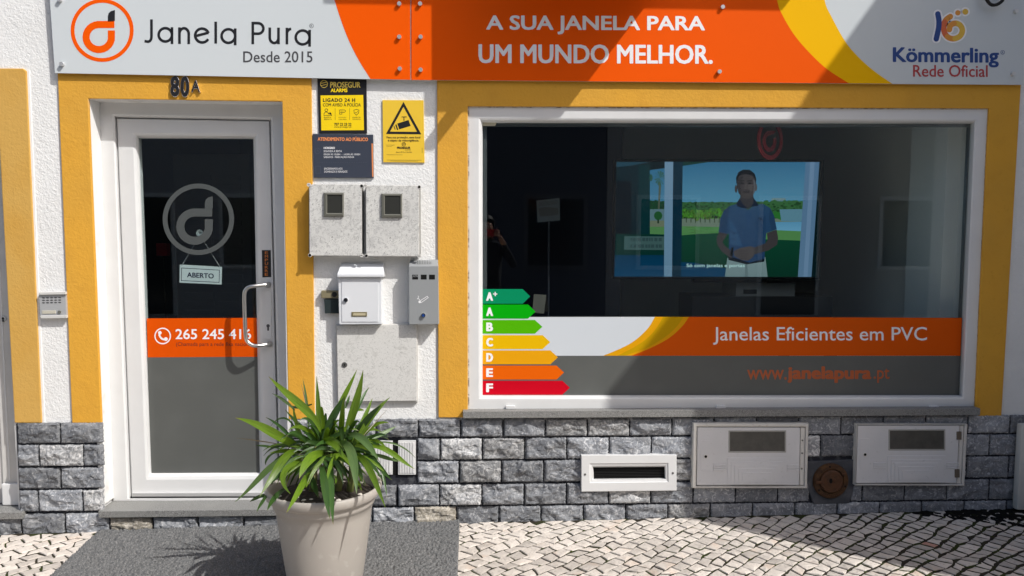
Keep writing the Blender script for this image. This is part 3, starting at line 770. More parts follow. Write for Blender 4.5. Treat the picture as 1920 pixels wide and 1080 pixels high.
# round-ended monogram with two dots
mk = [M('mono_orange', (.62, .12, .035), .4), M('mono_amber', (.66, .26, .03), .4), M('mono_yellow', (.68, .42, .045), .4), m_blue, m_white]
Kb = spline([(1758.5, 26), (1760.5, 38), (1760, 52), (1755.5, 73)], 6)
six = spline([(1782, 31), (1774, 37), (1769.5, 47), (1771, 61), (1778, 70), (1789, 72.5), (1800, 67.5), (1804.5, 57), (1800, 47), (1790.5, 43.5), (1782, 48), (1780, 55.5)], 6)
mb = MB()
mb.stroke(Kb, 16.5, YPR - .0001, 4, cap=True).stroke(six, 16, YPR - .00012, 4, cap=True).disc((1796, 24), 8, YPR - .0001, 4).disc((1810, 22), 8.6, YPR - .0001, 4)
n = len(six); 
for i in range(n - 1):
    f = i / n; px = six[i][0]; mi = 0 if px < 1776 and 8 < i < 40 else (1 if px < 1790 else 2)
    mb.stroke(six[i:i + 2], 10.5, YPR - .0004 - .00001 * i, mi)
mb.disc(six[0], 5.2, YPR - .00045, 1).disc(six[-1], 5.2, YPR - .0009, 1)
for i in range(1, n - 1, 1): mb.disc(six[i], 5.2, YPR - .00041 - .00001 * i, 0 if six[i][0] < 1776 and 8 < i < 40 else (1 if six[i][0] < 1790 else 2), 14)
mb.stroke(Kb, 10, YPR - .0012, 3).disc(Kb[0], 5, YPR - .00121, 3).disc(Kb[-1], 5, YPR - .00121, 3)
mb.disc((1796, 24), 5, YPR - .0005, 1).disc((1810, 22), 5.6, YPR - .0005, 2)
mb.build('monogram', mk, sgr)
MB().text('Kömmerling', (1674, 88.5, 1873, 125), YPR - .0004, bold=2.5, slope=1.5).build('brand_lettering', m_blue, sgr)
mb = MB(); mb.ring((1880, 98), 3.6, .8, YPR - .0003).text('R', (1878.6, 96, 1881.6, 100), YPR - .0003); mb.build('registered_mark', m_blue, sgr)
MB().text('Rede Oficial', (1712, 121.5, 1852, 144), YPR - .0004, bold=.7, slope=.5).build('lettering', m_redprint, sgr)
for q in ((789, 70), (789, 131.5), (788, 8), (1354, 14), (1348, 135), (1903, 21.5), (1898, 139)): standoff(*q, sgr)

# house number: chromed solid figures with black faces
num = thing('house_number', 'black and chrome house number 80A over the door, half in shade', 'house number', P(347, 162, YELLOW_Y))
def figure(ch, box, bold):
    y = YELLOW_Y - .014
    cu = bpy.data.curves.new('figure', 'FONT'); cu.body = ch; cu.resolution_u = 4; cu.extrude = .055; cu.bevel_depth = .02; cu.offset = bold
    to = bpy.data.objects.new('figure', cu); COL.objects.link(to); dg = bpy.context.evaluated_depsgraph_get()
    me = bpy.data.meshes.new_from_object(to.evaluated_get(dg)); v = np.array([q.co[:] for q in me.vertices]); fs = [tuple(p.vertices) for p in me.polygons]
    nz = [p.normal.z for p in me.polygons]
    bpy.data.objects.remove(to); bpy.data.curves.remove(cu)
    lo, hi = v.min(0), v.max(0); b = MB()
    for q in v:
        u = (q[0] - lo[0]) / (hi[0] - lo[0]); t = (q[1] - lo[1]) / (hi[1] - lo[1]); d = (q[2] - lo[2]) / (hi[2] - lo[2])
        w_ = P(box[0] + u * (box[2] - box[0]), box[3] - t * (box[3] - box[1]), y); b.v.append((w_.x, YELLOW_Y - d * .014, w_.z))
    b.f = fs; b.m = [0 if z > .9 else 1 for z in nz]
    b.build('figure', [m_black, m_chrome], num)
figure('8', (319, 142, 336.5, 182), .03); figure('0', (338, 142, 355, 182.5), .03); figure('A', (358, 150, 375.5, 173), .0)

# ================================================================== WALL SIGNS BETWEEN DOOR AND WINDOW
m_yprint = M('yellow_print', (.84, .60, .004), .4); m_yprint2 = M('warm_yellow_board', (.76, .50, .035), .45)
m_goldp = M('gold_print', (.80, .60, .12), .4)
al = thing('alarm_sign', 'black and yellow alarm company sign just under the name board', 'sign', P(642, 200, -.006))
MB().prism([(595, 146), (687, 146), (688, 250), (598, 250)], -.007, -.001, .001).build('panel', m_black, al)
ya = -.0074
MB().flat([(601, 179), (681, 178), (682.5, 244), (602.5, 244.5)], ya).build('yellow_field', m_yprint, al)
def globe(mb, c, r, y, w_=1.0):
    mb.ring(c, r, w_, y)
    for s_ in (-1, 1): mb.stroke([(c[0] - r * .8, c[1] + s_ * r * .32 + 1), (c[0] + r * .2, c[1] + s_ * r * .32 - .6), (c[0] + r * .8, c[1] + s_ * r * .32 - 1.4)], w_, y - .0001)
mb = MB(); globe(mb, (607.5, 157.5), 6.6, ya, 1.2); mb.build('emblem', m_goldp, al); mb = MB(); mb.text('PROSEGUR', (619, 153.5, 676, 164.5), ya, bold=.9); mb.build('brand_lettering', m_goldp, al)
MB().text('ALARMS', (620, 165.8, 651.5, 172.8), ya, bold=.8).build('lettering', m_yprint, al)
mb = MB(); y2 = ya - .0004
mb.text('LIGADO 24 H', (605.5, 184.2, 666, 191), y2, bold=.7, spacing=1.15).text('COM AVISO À POLÍCIA', (605.5, 192, 676.5, 199.6), y2, bold=.15)
# guard, camera and shield pictograms
mb.ring((612, 206.5), 2.6, .9, y2, n=16); mb.stroke(arc((612, 214.5), 4.6, 180, 360, 10), .9, y2); mb.stroke([(607.4, 214.5), (607.4, 216.5), (622, 216.5), (619, 211), (615, 213.5)], .8, y2); mb.disc((619.5, 213), 2, y2, n=10)
mb.stroke([(637, 206), (646, 206), (648, 208), (646, 210.5), (637, 210.5)], .9, y2, closed=True); mb.stroke([(641, 211), (641, 214), (636.5, 214), (636.5, 211.5)], .8, y2); mb.disc((640, 208.3), .7, y2, n=8).disc((643, 208.3), .7, y2, n=8)
mb.stroke([(663.5, 206.5), (668.3, 205), (673, 206.5), (672.4, 212), (668.3, 216), (664.2, 212)], .9, y2, closed=True); mb.stroke([(666, 210), (667.7, 212), (671, 208.5)], .8, y2)
mb.stroke([(628.5, 203), (628.5, 225)], .5, y2); mb.stroke([(655.5, 203), (655.5, 225)], .5, y2)
for x0, x1 in ((607.5, 622), (635, 650), (661, 677)):
    mb.text('RESPOSTA' if x0 < 610 else ('DETEÇÃO' if x0 < 640 else 'MARCA'), (x0, 219, x1 - 1, 221.4), y2).text('IMEDIATA' if x0 < 610 else ('COM VÍDEO' if x0 < 640 else 'SEGURANÇA'), (x0, 222.6, x1, 225), y2)
mb.text('707 22 23 22', (626.5, 230.5, 659, 235.6), y2, bold=.35).text('www.prosegur.pt', (626.5, 236.8, 659, 240.4), y2)
mb.build('black_lettering', m_black, al)

hp = thing('opening_hours_plaque', 'dark navy opening hours plaque with orange edge, between alarm sign and meter boxes', 'sign', P(642, 292, -.01))
MB().prism([(586, 251), (699.5, 252.5), (700.5, 333.5), (588.5, 333)], -.012, -.001, .0015).build('panel', M('navy_plaque', (.032, .040, .062), .5), hp)
yh = -.0125
MB().flat([(696.5, 269), (699.4, 269), (700.2, 331.5), (697.8, 331.5)], yh).build('orange_edge', M('salmon_orange_print', (.72, .25, .09), .45), hp)
MB().text('ATENDIMENTO AO PÚBLICO', (595.5, 255.5, 690, 264), yh, bold=.7, slope=.8).build('heading', M('salmon_orange_print', (.72, .25, .09), .45), hp)
mb = MB()
mb.text('HORÁRIO', (607, 274.4, 628, 279.4), yh, bold=.4).text('SEGUNDA A SEXTA', (607, 281.6, 641, 285.2), yh).text('09:00H ÀS 13:00H  -  14:30H ÀS 18:00H', (607, 286.9, 675, 291), yh).text('SÁBADOS - MARCAÇÃO PRÉVIA', (607, 292, 664, 297), yh)
mb.text('ENCERRAMOS AOS', (608, 314.4, 642, 318), yh).text('DOMINGOS E FERIADOS', (608, 320, 651, 323.7), yh); mb.build('lettering', m_white, hp)
mb = MB()
for i in range(22): mb.stroke([(594.5 + i * 4.3, 304 + i * .04), (596.8 + i * 4.3, 304 + i * .04)], .5, yh)
mb.ring((595.6, 283), 5.2, .6, yh, n=20); mb.stroke([(595.6, 280), (595.6, 283.3), (598, 283.3)], .6, yh); mb.stroke([(592, 311.5), (601, 311.5), (601, 325), (592, 325)], .6, yh, closed=True); mb.build('faint_symbols', M('faint_print', (.07, .08, .11), .5), hp)

cs = thing('camera_warning_sign', 'yellow video surveillance warning sign with black triangle and camera', 'sign', P(757, 246, -.006))
MB().prism([(717, 187.5), (794, 188), (796, 305), (718.5, 304)], -.008, -.001, .001).build('panel', m_yprint2, cs)
yc = -.0085
mb = MB(); mb.stroke([(756.5, 195.5), (786, 249.5), (727.5, 249)], 4.6, yc, closed=True)
mb.flat([(745, 231.5), (766, 225), (770, 236), (748.5, 242.5)], yc); mb.flat([(741, 234), (743.3, 233), (747, 243.5), (744.7, 244)], yc).stroke([(738.5, 236), (741, 242.8)], 1.4, yc)
mb.stroke([(757.5, 226.5), (757.3, 219.3)], 1.6, yc).stroke([(753, 219.2), (762.5, 219.2)], 1.4, yc - .0001)
mb.text('Para sua proteção, este local', (725, 255.6, 788, 260.6), yc, bold=.15).text('é objeto de videovigilância.', (727.5, 261.4, 785.5, 266.4), yc, bold=.15)
globe(mb, (757, 270.4), 3.4, yc, .8); mb.text('PROSEGUR', (744.5, 275, 769.5, 279.2), yc, bold=.5).text('ALARMES', (759, 280.2, 770, 282), yc).text('Alvará 109 A e C do MAI', (742, 284, 772, 286.6), yc)
mb.text('Sistema de videovigilância', (724.5, 271.4, 740, 273), yc).text('responsável', (724.5, 273.8, 735, 275.2), yc)
for a, b, c in ((724.5, 755, 290), (725, 790, 300), (732, 784, 301.8)): mb.stroke([(a, c), (b, c + .3)], .4, yc)
mb.stroke([(791.5, 277), (791.7, 287)], .5, yc); mb.build('black_lettering', m_black, cs)

# ================================================================== METER BOXES, POST BOX, ASHTRAY, BELLS
def screw(px, py, y, r, dark, parent, name='corner_screw'):
    c = P(px, py, y); b = MB()
    if dark: b.rod((c.x, y, c.z), (c.x, y + .01, c.z), r * 1.25, 14); b.build('screw_sleeve', m_meter2, parent, auto=40); b = MB(); b.rod((c.x, y - .0008, c.z), (c.x, y, c.z), r * .95, 14); b.build('screw_hole', m_dark, parent)
    else:
        b.rod((c.x, y - .004, c.z), (c.x, y + .01, c.z), r * 1.25, 14); o = b.build(name, m_pvc_old, parent, auto=40)
        b = MB(); b.box(c.x - r * .7, c.x + r * .7, y - .0046, y - .003, c.z - r * .14, c.z + r * .14); b.build('slot', m_dark, o)
def meter_box(label, x0, x1, y0, y1, wx0, wx1, wy0, wy1, dark):
    yf = -.072
    t = thing('electric_meter_box', label, 'meter box', P((x0 + x1) / 2, (y0 + y1) / 2, 0), 'electric meter boxes beside the door')
    MB().prism([(x0 + 1, y0 + 2), (x1 - 1, y0 + 2.5), (x1 - .5, y1 - 3), (x0 + 1, y1 - 3)], yf + .022, 0, .003).build('back_box', M('grimy_grey_plastic', (.22, .22, .21), .6, mottle=[(30, .45, .7, (.12, .12, .115))]), t)
    c = 7
    lid = [(x0 + c, y0), (x1 - c, y0 + .6), (x1 - c * .6, y0 + 3), (x1 - 2.4, y0 + c), (x1 - 2, y1 - c), (x1 - c, y1 - 2), (x0 + c, y1 - 2.6), (x0 + 2.2, y1 - c), (x0 + 1.8, y0 + c), (x0 + c * .6, y0 + 3)]
    MB().prism(lid, yf, yf + .03, .003).build('lid', m_meter, t)
    fr = MB(); fr.frame([(wx0 - 4, wy0 - 2), (wx1 + 1, wy0 - 2), (wx1 + 1, wy1 + 4), (wx0 - 4, wy1 + 4)], [(wx0 + 2.5, wy0 + 2.5), (wx1 - 2.5, wy0 + 2.5), (wx1 - 2.5, wy1 - 2.5), (wx0 + 2.5, wy1 - 2.5)], [(0, yf - .006), (.2, yf - .012), (.75, yf - .014), (1, yf - .010)], yf)
    f = fr.build('window_bezel', m_bezel, t)
    MB().prism([(wx0 + 2, wy0 + 2), (wx1 - 2, wy0 + 2), (wx1 - 2, wy1 - 2), (wx0 + 2, wy1 - 2)], yf - .0095, yf).build('window_pane', m_window_plastic, f)
    for (px, py), d in zip(((x0 + 1, y0 + 1.5), (x1 - 2, y0 + 3.5), (x0 + 3, y1 - 3.5), (x1 - 2, y1 - 3)), dark): screw(px, py, yf - .001, .0075, d, t)
meter_box('left weathered grey electric meter box with small dark window, overlapping the ochre band', 578, 680, 345, 482, 611, 643.5, 363, 402, (0, 1, 1, 0))
meter_box('right weathered grey electric meter box with small dark window, above the ashtray', 684, 788, 347, 483, 719, 753, 365, 404, (0, 1, 1, 0))

bb = thing('lower_meter_cabinet', 'large flat weathered grey wall cabinet with one lock, behind the plant leaves', 'cabinet', P(706, 682, 0))
yb_ = -.026
MB().prism([(629, 609), (783, 607), (783.5, 754), (632, 756)], yb_ + .006, 0, .002).build('casing', m_pvc_old, bb)
MB().prism([(631, 610.5), (781, 608.5), (781.5, 751.5), (634, 753)], yb_, yb_ + .012, .002).build('cabinet_door', m_meter2, bb)
mb = MB(); c = P(646, 684, yb_); mb.rod((c.x, yb_ - .004, c.z), (c.x, yb_, c.z), .013, 20, r2=.015); o = mb.build('lock', M('dark_zinc', (.16, .16, .16), .4, metal=.7), bb, auto=40)
mb = MB(); mb.box(c.x - .002, c.x + .002, yb_ - .0048, yb_ - .003, c.z - .006, c.z + .006); mb.build('keyhole', m_dark, o)
mb = MB(); 
for a, b in (((775, 725), (775, 747)), ((760, 746), (775, 746))): mb.stroke([a, b], .8, yb_ - .0005)
mb.build('moulded_line', m_pvc_old, bb)

m_mail = M('white_enamel', (.66, .68, .71), .3, mottle=[(5, .5, .8, (.62, .64, .67))])
ml = thing('letter_box', 'white metal letter box with sloping lid and brass name plate', 'letter box', P(675, 608, 0))
yf = -.062
MB().prism([(634, 519), (714.5, 519), (715.5, 608), (636, 608.5)], yf, 0, .003).build('body', m_mail, ml)
MB().prism([(640.5, 521.5), (709.5, 521.5), (709.5, 603.5), (641, 603.5)], yf - .003, yf + .001, .0012).build('flap_door', m_mail, ml)
a = P(639, 494.5, -.018); b = P(718.5, 494.5, -.018); c = P(719.5, 514, -.082); d = P(632, 514, -.082); e0 = P(632, 519.5, -.082)
mb = MB(); h = .011
v = [(a.x, 0, a.z + .002), (b.x, 0, b.z + .002), (b.x, -.018, b.z), (a.x, -.018, a.z), (d.x, -.082, d.z), (c.x, -.082, c.z), (c.x, -.082, e0.z), (d.x, -.082, e0.z), (d.x, 0, e0.z), (c.x, 0, e0.z)]
mb.add(v, [(0, 1, 2, 3), (3, 2, 5, 4), (4, 5, 6, 7), (7, 6, 9, 8), (0, 8, 9, 1), (0, 3, 4, 7, 8), (1, 9, 6, 5, 2)])
o = mb.build('lid', m_mail, ml); md = o.modifiers.new('bevel', 'BEVEL'); md.width = .003; md.segments = 2
mb = MB(); c = P(649, 562, yf); mb.rod((c.x, yf - .012, c.z), (c.x, yf - .002, c.z), .011, 20); mb.rod((c.x, yf - .0125, c.z), (c.x, yf - .012, c.z), .006, 12, mi=1); mb.build('lock', [m_chrome, m_dark], ml, auto=40)
pl = MB().prism([(659, 585), (688, 585), (688, 593.5), (659, 593.5)], yf - .006, yf - .002, .001).build('name_plate', M('brass', (.42, .36, .20), .35, metal=.8), ml)
MB().flat([(662, 587), (685.5, 587), (685.5, 591.5), (662, 591.5)], yf - .0064).build('paper_strip', M('aged_paper', (.45, .40, .26), .7), pl)

m_ash = M('silver_grey_enamel', (.30, .315, .325), .4, metal=.15)
at = thing('wall_ashtray', 'slim grey wall ashtray with three slots and white cigarette symbol', 'ashtray', P(794, 608, 0))
yf = -.072
A = lambda px, py, y: P(px, py, y)
p = [A(766.5, 499, yf), A(822, 499, yf), A(822.5, 608, yf), A(767, 608.5, yf), A(768.5, 488, -.03), A(821, 487, -.03)]
mb = MB(); v = [p[0], p[1], p[2], p[3], p[4], p[5], (p[4].x, 0, p[4].z), (p[5].x, 0, p[5].z), (p[3].x, 0, p[3].z), (p[2].x, 0, p[2].z)]
mb.add(v, [(3, 2, 1, 0), (0, 1, 5, 4), (4, 5, 7, 6), (8, 9, 2, 3), (0, 4, 6, 8, 3), (1, 2, 9, 7, 5), (6, 7, 9, 8)])
o = mb.build('body', m_ash, at); md = o.modifiers.new('bevel', 'BEVEL'); md.width = .002; md.segments = 2
for i, x in enumerate((773, 789, 804.5)):
    MB().flat([(x, 515), (x + 11, 515), (x + 11, 524), (x, 524)], yf - .0006).build('slot', m_dark, at)
mb = MB()
for i in range(4): mb.stroke([(774.5 + i * 2.6, 519.5), (776.6 + i * 2.6, 515.3)], .9, yf - .001)
mb.build('slot_grid', m_ash, at)
mb = MB()
for r_ in range(4):
    for i in range(9):
        f = r_ / 3; y = -.036 - f * .026; q = P(783 + i * 3.1, 489.2 + f * 5.2, y - .0012); s_ = .0018
        t = Vector((0, p[0].y - p[4].y, p[0].z - p[4].z)).normalized() * s_
        mb.add([q + Vector((-s_, 0, 0)) - t, q + Vector((s_, 0, 0)) - t, q + Vector((s_, 0, 0)) + t, q + Vector((-s_, 0, 0)) + t], [(0, 1, 2, 3)])
mb.build('stub_holes', m_dark, at, kind='stuff')
mb = MB(); yq = yf - .0006; mb.stroke([(787, 564.5), (801, 555.5), (803, 558), (789.5, 567.5)], 1.0, yq, closed=True); mb.disc((786.8, 566), 2.4, yq - .0002, n=14)
mb.stroke(spline([(787, 563), (785, 560), (782.5, 560.5), (785, 557), (783.5, 554.5)], 4), .9, yq); mb.build('cigarette_symbol', m_white, at)
mb = MB(); c = P(794, 591, yf); mb.rod((c.x, yf - .011, c.z), (c.x, yf, c.z), .0115, 20); mb.rod((c.x, yf - .0115, c.z), (c.x, yf - .011, c.z), .007, 14, mi=1); mb.build('lock', [m_chrome, m_blue], at, auto=40)

db = thing('door_bell', 'small olive door bell with dark glass case, half behind the letter box', 'door bell', P(620, 565, 0))
m_olive = M('olive_plastic', (.20, .175, .105), .5)
MB().prism([(602, 545), (640, 545), (640, 559), (602, 559)], -.030, 0, .003).build('top_plate', m_olive, db)
mb = MB(); c = P(627, 552, -.03); mb.rod((c.x, -.034, c.z), (c.x, -.03, c.z), .014, 20); mb.build('button', m_rubber, db, auto=40)
MB().prism([(607.5, 561), (640, 561), (640, 588), (609, 588)], -.024, 0, .003).build('glass_case', M('smoked_glass', (.03, .04, .042), .08, spec=.6), db)

ic = thing('intercom', 'silver intercom panel with speaker slots on the white strip left of the door', 'intercom', P(98, 597, 0))
m_int = M('silver_plastic', (.42, .43, .44), .4, metal=.2)
MB().prism([(72.5, 549), (123, 548), (125.5, 596.5), (75, 597)], -.024, 0, .003).build('case', m_int, ic)
MB().prism([(73, 548), (123, 547), (123.3, 552), (73.3, 553)], -.034, -.02, .002).build('visor', M('pale_silver_plastic', (.56, .56, .54), .4), ic)
MB().prism([(75.5, 592), (125, 591), (125.3, 596.5), (75.8, 597.3)], -.030, -.02, .002).build('lower_rim', M('pale_silver_plastic', (.56, .56, .54), .4), ic)
for r_ in range(3):
    for i in range(5): MB().flat(arc((81.5 + i * 7.6, 558.6 + r_ * 4.6 - i * .15), 3.0, 0, 360, 9, 1.3)[:-1], -.0246).build('speaker_slot', m_grey_print, ic)
MB().prism([(79, 582.5), (104, 582), (104.3, 588), (79.3, 588.5)], -.027, -.023, .0008).build('name_label', M('cream_label', (.50, .48, .40), .5), ic)
mb = MB(); c = P(112, 585, -.024); mb.rod((c.x, -.029, c.z), (c.x, -.024, c.z), .0085, 16); mb.build('button', m_bezel, ic, auto=40)

# neighbour's door, at the left edge
nd = thing('neighbour_door', 'grey-white neighbouring door at the left edge with small round lock', 'door', P(-60, 940, .09))
yn = .075
q0 = P(27, 790, YELLOW_Y).x
mb = MB(); mb.box(q0 - .13, q0 + .01, yn, .15, P(10, 945, yn).z, nzt, .004); mb.build('door_frame', m_pvc_old, nd)
mb = MB(); mb.box(q0 - 1.25, q0 - .132, yn + .012, .14, P(10, 945, yn).z, nzt - .02, .004); mb.build('door_leaf', m_pvc_old, nd)
mb = MB(); mb.box(q0 - .125, q0 + .006, yn - .022, yn - .001, P(10, 945, yn).z, P(10, 905, yn).z, .006); mb.build('base_moulding', m_pvc, nd)
mb = MB(); mb.box(q0 - .095, q0 - .088, yn - .004, yn + .001, P(10, 900, yn).z, nzt - .05, .001); mb.build('frame_bead', m_pvc, nd)
c = P(8, 600, yn); mb = MB(); mb.rod((c.x, yn - .010, c.z + .008), (c.x, yn - .001, c.z + .008), .014, 18); mb.rod((c.x, yn - .0105, c.z + .01), (c.x, yn - .0095, c.z + .01), .006, 10, mi=1); mb.box(c.x - .004, c.x + .004, yn - .0108, yn - .006, c.z - .008, c.z + .004, 0, 1); mb.build('lock', [m_screw, m_dark], nd, auto=40)

# ================================================================== THINGS SET IN THE STONE BASE
def vent_frame(label, O, I, yf, name='vent_window'):
    t = thing(name, label, 'vent', P((O[0][0] + O[2][0]) / 2, O[2][1], 0))
    mb = MB(); mb.frame(O, I, [(0, yf + .002), (.03, yf), (.66, yf), (.72, yf + .004), (.9, yf + .007), (1, yf + .03)], 0); mb.build('frame', m_pvc, t)
    mb = MB(); mb.prism([(I[0][0] - 1, I[0][1] - 1), (I[1][0] + 1, I[1][1] - 1), (I[2][0] + 1, I[2][1] + 1), (I[3][0] - 1, I[3][1] + 1)], yf + .03, yf + .034); mb.build('mesh_backing', m_dark, t)
    n = 7
    for k in range(n):
        a = lerp(I[0], I[3], (k + .5) / n); b = lerp(I[1], I[2], (k + .5) / n); p0 = P(*a, yf + .024); p1 = P(*b, yf + .024)
        mb = MB(); mb.box(p0.x, p1.x, yf + .025, yf + .0298, p0.z - .0012, p0.z + .0012); mb.build('slat', m_rubber, t)
    for q in ((O[0][0] + 7, O[0][1] + 36), (O[1][0] - 7, O[1][1] + 34)):
        c = P(*q, yf); mb = MB(); mb.rod((c.x, yf - .002, c.z), (c.x, yf + .001, c.z), .006, 12); mb.build('screw', M('dark_zinc', (.16, .16, .16), .4, metal=.7), t)
vent_frame('small white framed vent with dark slats in the stone base under the window', [(1090, 853.5), (1268.5, 853), (1268.5, 920), (1090, 922)], [(1113, 876.5), (1245.5, 875.5), (1246, 896), (1113.5, 897.5)], -.046)

rv = thing('ribbed_vent', 'white ribbed vent panels in the stone base behind the plant', 'vent', P(735, 890, 0))
def ribbed(x0, x1, y0, y1):
    b = MB(); b.prism([(x0, y0), (x1, y0), (x1, y1), (x0, y1)], -.020, -.002, .001); o = b.build('panel', m_pvc, rv)
    b = MB(); n = int((x1 - x0) / 5.5)
    for i in range(n):
        xa = x0 + 2.5 + i * (x1 - x0 - 4) / n; b.prism([(xa, y0 + 3), (xa + 3, y0 + 3), (xa + 3, y1 - 3), (xa, y1 - 3)], -.0235, -.019, .0008)
    b.build('ribs', m_pvc, o, kind='stuff')
ribbed(690, 736, 827, 890); ribbed(746.5, 779.5, 826.5, 890)
MB().prism([(735, 826), (748, 826), (748, 890), (735, 890)], -.010, -.004).build('gap_backing', m_dark, rv)

m_cab = M('cabinet_cream_white', (.66, .655, .66), .5, mottle=[(5, .45, .8, (.60, .60, .605)), (60, .62, .75, (.55, .55, .54))])
m_cabf = M('cabinet_frame_cream', (.64, .62, .58), .5, mottle=[(40, .6, .75, (.48, .45, .40))])
def gas_cabinet(label, O, D, strip, win_, lock, hinges, rot):
    t = thing('gas_meter_cabinet', label, 'cabinet', P((O[0][0] + O[2][0]) / 2, O[2][1], 0), 'gas meter cabinets in the stone base')
    yf = -.052
    I = [(D[0][0] - 1.5, D[0][1] - 1.5), (strip[1][0] + 1, D[1][1] - 1.5), (strip[2][0] + 1, D[2][1] + 1.5), (D[3][0] - 1.5, D[3][1] + 1.5)]
    mb = MB(); mb.frame(O, I, [(0, yf + .006), (.25, yf), (.8, yf), (1, yf + .006)], 0); mb.build('frame', m_cabf, t)
    MB().prism(I, yf + .022, yf + .026).build('back_plate', m_dark, t)
    yd = yf + .004
    MB().prism(D, yd, yd + .012, .003).build('cabinet_door', m_cab, t)
    MB().prism(strip, yd + .003, yd + .014, .001).build('hinge_strip', m_cabf, t)
    x0, y0, x1, y1 = win_
    mb = MB(); mb.frame([(x0, y0), (x1, y0), (x1, y1), (x0, y1)], [(x0 + 3, y0 + 3), (x1 - 3, y0 + 3), (x1 - 3, y1 - 3), (x0 + 3, y1 - 3)], [(0, yd - .001), (.5, yd - .003), (1, yd - .0005)], yd); f = mb.build('window_bezel', M('bezel_grey', (.34, .335, .31), .5), t)
    MB().prism([(x0 + 2.5, y0 + 2.5), (x1 - 2.5, y0 + 2.5), (x1 - 2.5, y1 - 2.5), (x0 + 2.5, y1 - 2.5)], yd - .0012, yd + .001).build('window_pane', M('dusty_dark_pane', (.075, .072, .064), .35, mottle=[(30, .4, .7, (.055, .053, .048))], bump=(18, .2, .003, (1, 1, 6))), f)
    # stepped panels pressed into the door
    w0, w1, h0, h1 = x0 - 2, x1 + 1, y1 + 10, D[2][1] - 1.5
    for k in range(5):
        ya_ = yd - .0026 * (k + 1)
        b = [(w0 + 7 * k, h0 + 6.8 * k), (w1 - 7 * k, h0 + 6.8 * k), (w1 - 7 * k - .5, h1 - (0 if k < 4 else 5)), (w0 + 7 * k - .5, h1 - (0 if k < 4 else 5))]
        MB().prism(b, ya_, yd + .001, .0009).build('pressed_panel', m_cab, t)
    for xa, xb in ((D[0][0] + 30, x0 - 5), (x1 + 2, strip[0][0] - 2)):
        for k in range(3):
            ym = h0 + 13 + k * 4.4; MB().prism([(xa, ym), (xb, ym), (xb, ym + 2.4), (xa, ym + 2.4)], yd - .004, yd + .001, .001).build('rib', m_cab, t)
    lx, ly = lock
    MB().prism(rrect(lx - 9, ly - 30, lx + 9, ly + 28, 3, 3), yd - .0015, yd + .001, .0008).build('lock_panel', m_cab, t)
    c = P(lx, ly, yd); mb = MB(); mb.rod((c.x, yd - .004, c.z), (c.x, yd - .001, c.z), .011, 18); mb.rod((c.x, yd - .0045, c.z), (c.x, yd - .004, c.z), .0075, 14, mi=1); mb.build('lock', [m_cabf, m_dark], t, auto=40)
    for hx, hy in hinges[0]:
        MB().prism([(hx - 4.5, hy - 7.5), (hx + 4, hy - 7.5), (hx + 4, hy + 7.5), (hx - 4.5, hy + 7.5)], yd - .005, yd + .004, .001).build('hinge', M('bronze_metal', (.17, .14, .11), .5, metal=.5), t)
    for hx, hy in hinges[1]:
        c = P(hx, hy, yd); mb = MB(); mb.rod((c.x, yd + .0005, c.z), (c.x, yd + .004, c.z), .005, 10); mb.build('screw', m_bezel, t)
gas_cabinet('white gas meter cabinet with thick cream frame, left of the rusty pipe cover', [(1299.5, 793), (1516, 793.5), (1513, 915.5), (1297.5, 915)], [(1308, 801.5), (1500.5, 802), (1498.5, 910), (1306.5, 910)], [(1501.5, 802), (1509.5, 802), (1507, 909.5), (1499.5, 909.5)], (1366, 807, 1474, 848.5), (1323, 855.7), ((), ((1504.8, 826), (1504.3, 850), (1503.6, 879))), 0)
gas_cabinet('white gas meter cabinet with bronze hinges, right of the rusty pipe cover', [(1605.5, 795), (1814, 795.5), (1808, 911), (1603, 910)], [(1608.5, 798), (1799.5, 798), (1793.5, 906), (1605.5, 906)], [(1800.5, 798), (1807, 798), (1801.5, 906.5), (1794.5, 906.5)], (1666, 805, 1772.5, 844.5), (1621.5, 852), (((1799, 817), (1795.5, 888)), ((1811, 818), (1806, 889))), 0)

rc = thing('pipe_cover', 'round rusty cast iron pipe cover set in the stone base between the gas cabinets', 'pipe cover', P(1558, 902, 0))
m_rust = M('rusty_iron', (.062, .030, .014), .75, spec=.3, bump=(120, .6, .003), mottle=[(28, .45, .65, (.11, .052, .018)), (70, .55, .7, (.035, .018, .012))])
m_rust2 = M('light_rusty_iron', (.088, .036, .015), .55, spec=.35, bump=(120, .5, .002), mottle=[(40, .5, .7, (.055, .026, .013))])
c = P(1558, 902, -.03)
mb = MB(); mb.lathe((c.x, 0, c.z), [(.098, -.020), (.098, -.030), (.094, -.036), (.072, -.037), (.068, -.031), (.060, -.031)], 56, axis='y'); mb.build('flange', m_rust, rc, auto=35)
mb = MB(); mb.lathe((c.x, 0, c.z), [(.062, -.024), (.062, -.042), (.058, -.046), (.052, -.046), (.050, -.043), (.024, -.043), (.0225, -.046), (.012, -.046), (.011, -.043), (.0005, -.043)], 48, axis='y'); mb.build('cap', m_rust2, rc, auto=35)
MB().disc((1558, 902), 3.2, -.0465, n=10, ry=5).build('key_slot', m_dark, rc)
for a in (98, -20, 215):
    q = (c.x + .083 * math.cos(math.radians(a)), c.z + .083 * math.sin(math.radians(a))); mb = MB(); mb.rod((q[0], -.0385, q[1]), (q[0], -.034, q[1]), .0055, 10); mb.build('bolt', m_dark, rc)
mb = MB(); mb.box(c.x - .088, c.x - .055, -.044, -.034, c.z - .010, c.z + .006, .002); mb.box(c.x + .058, c.x + .082, -.043, -.034, c.z + .036, c.z + .048, .002); mb.build('lug', m_rust2, rc)
mb = MB()
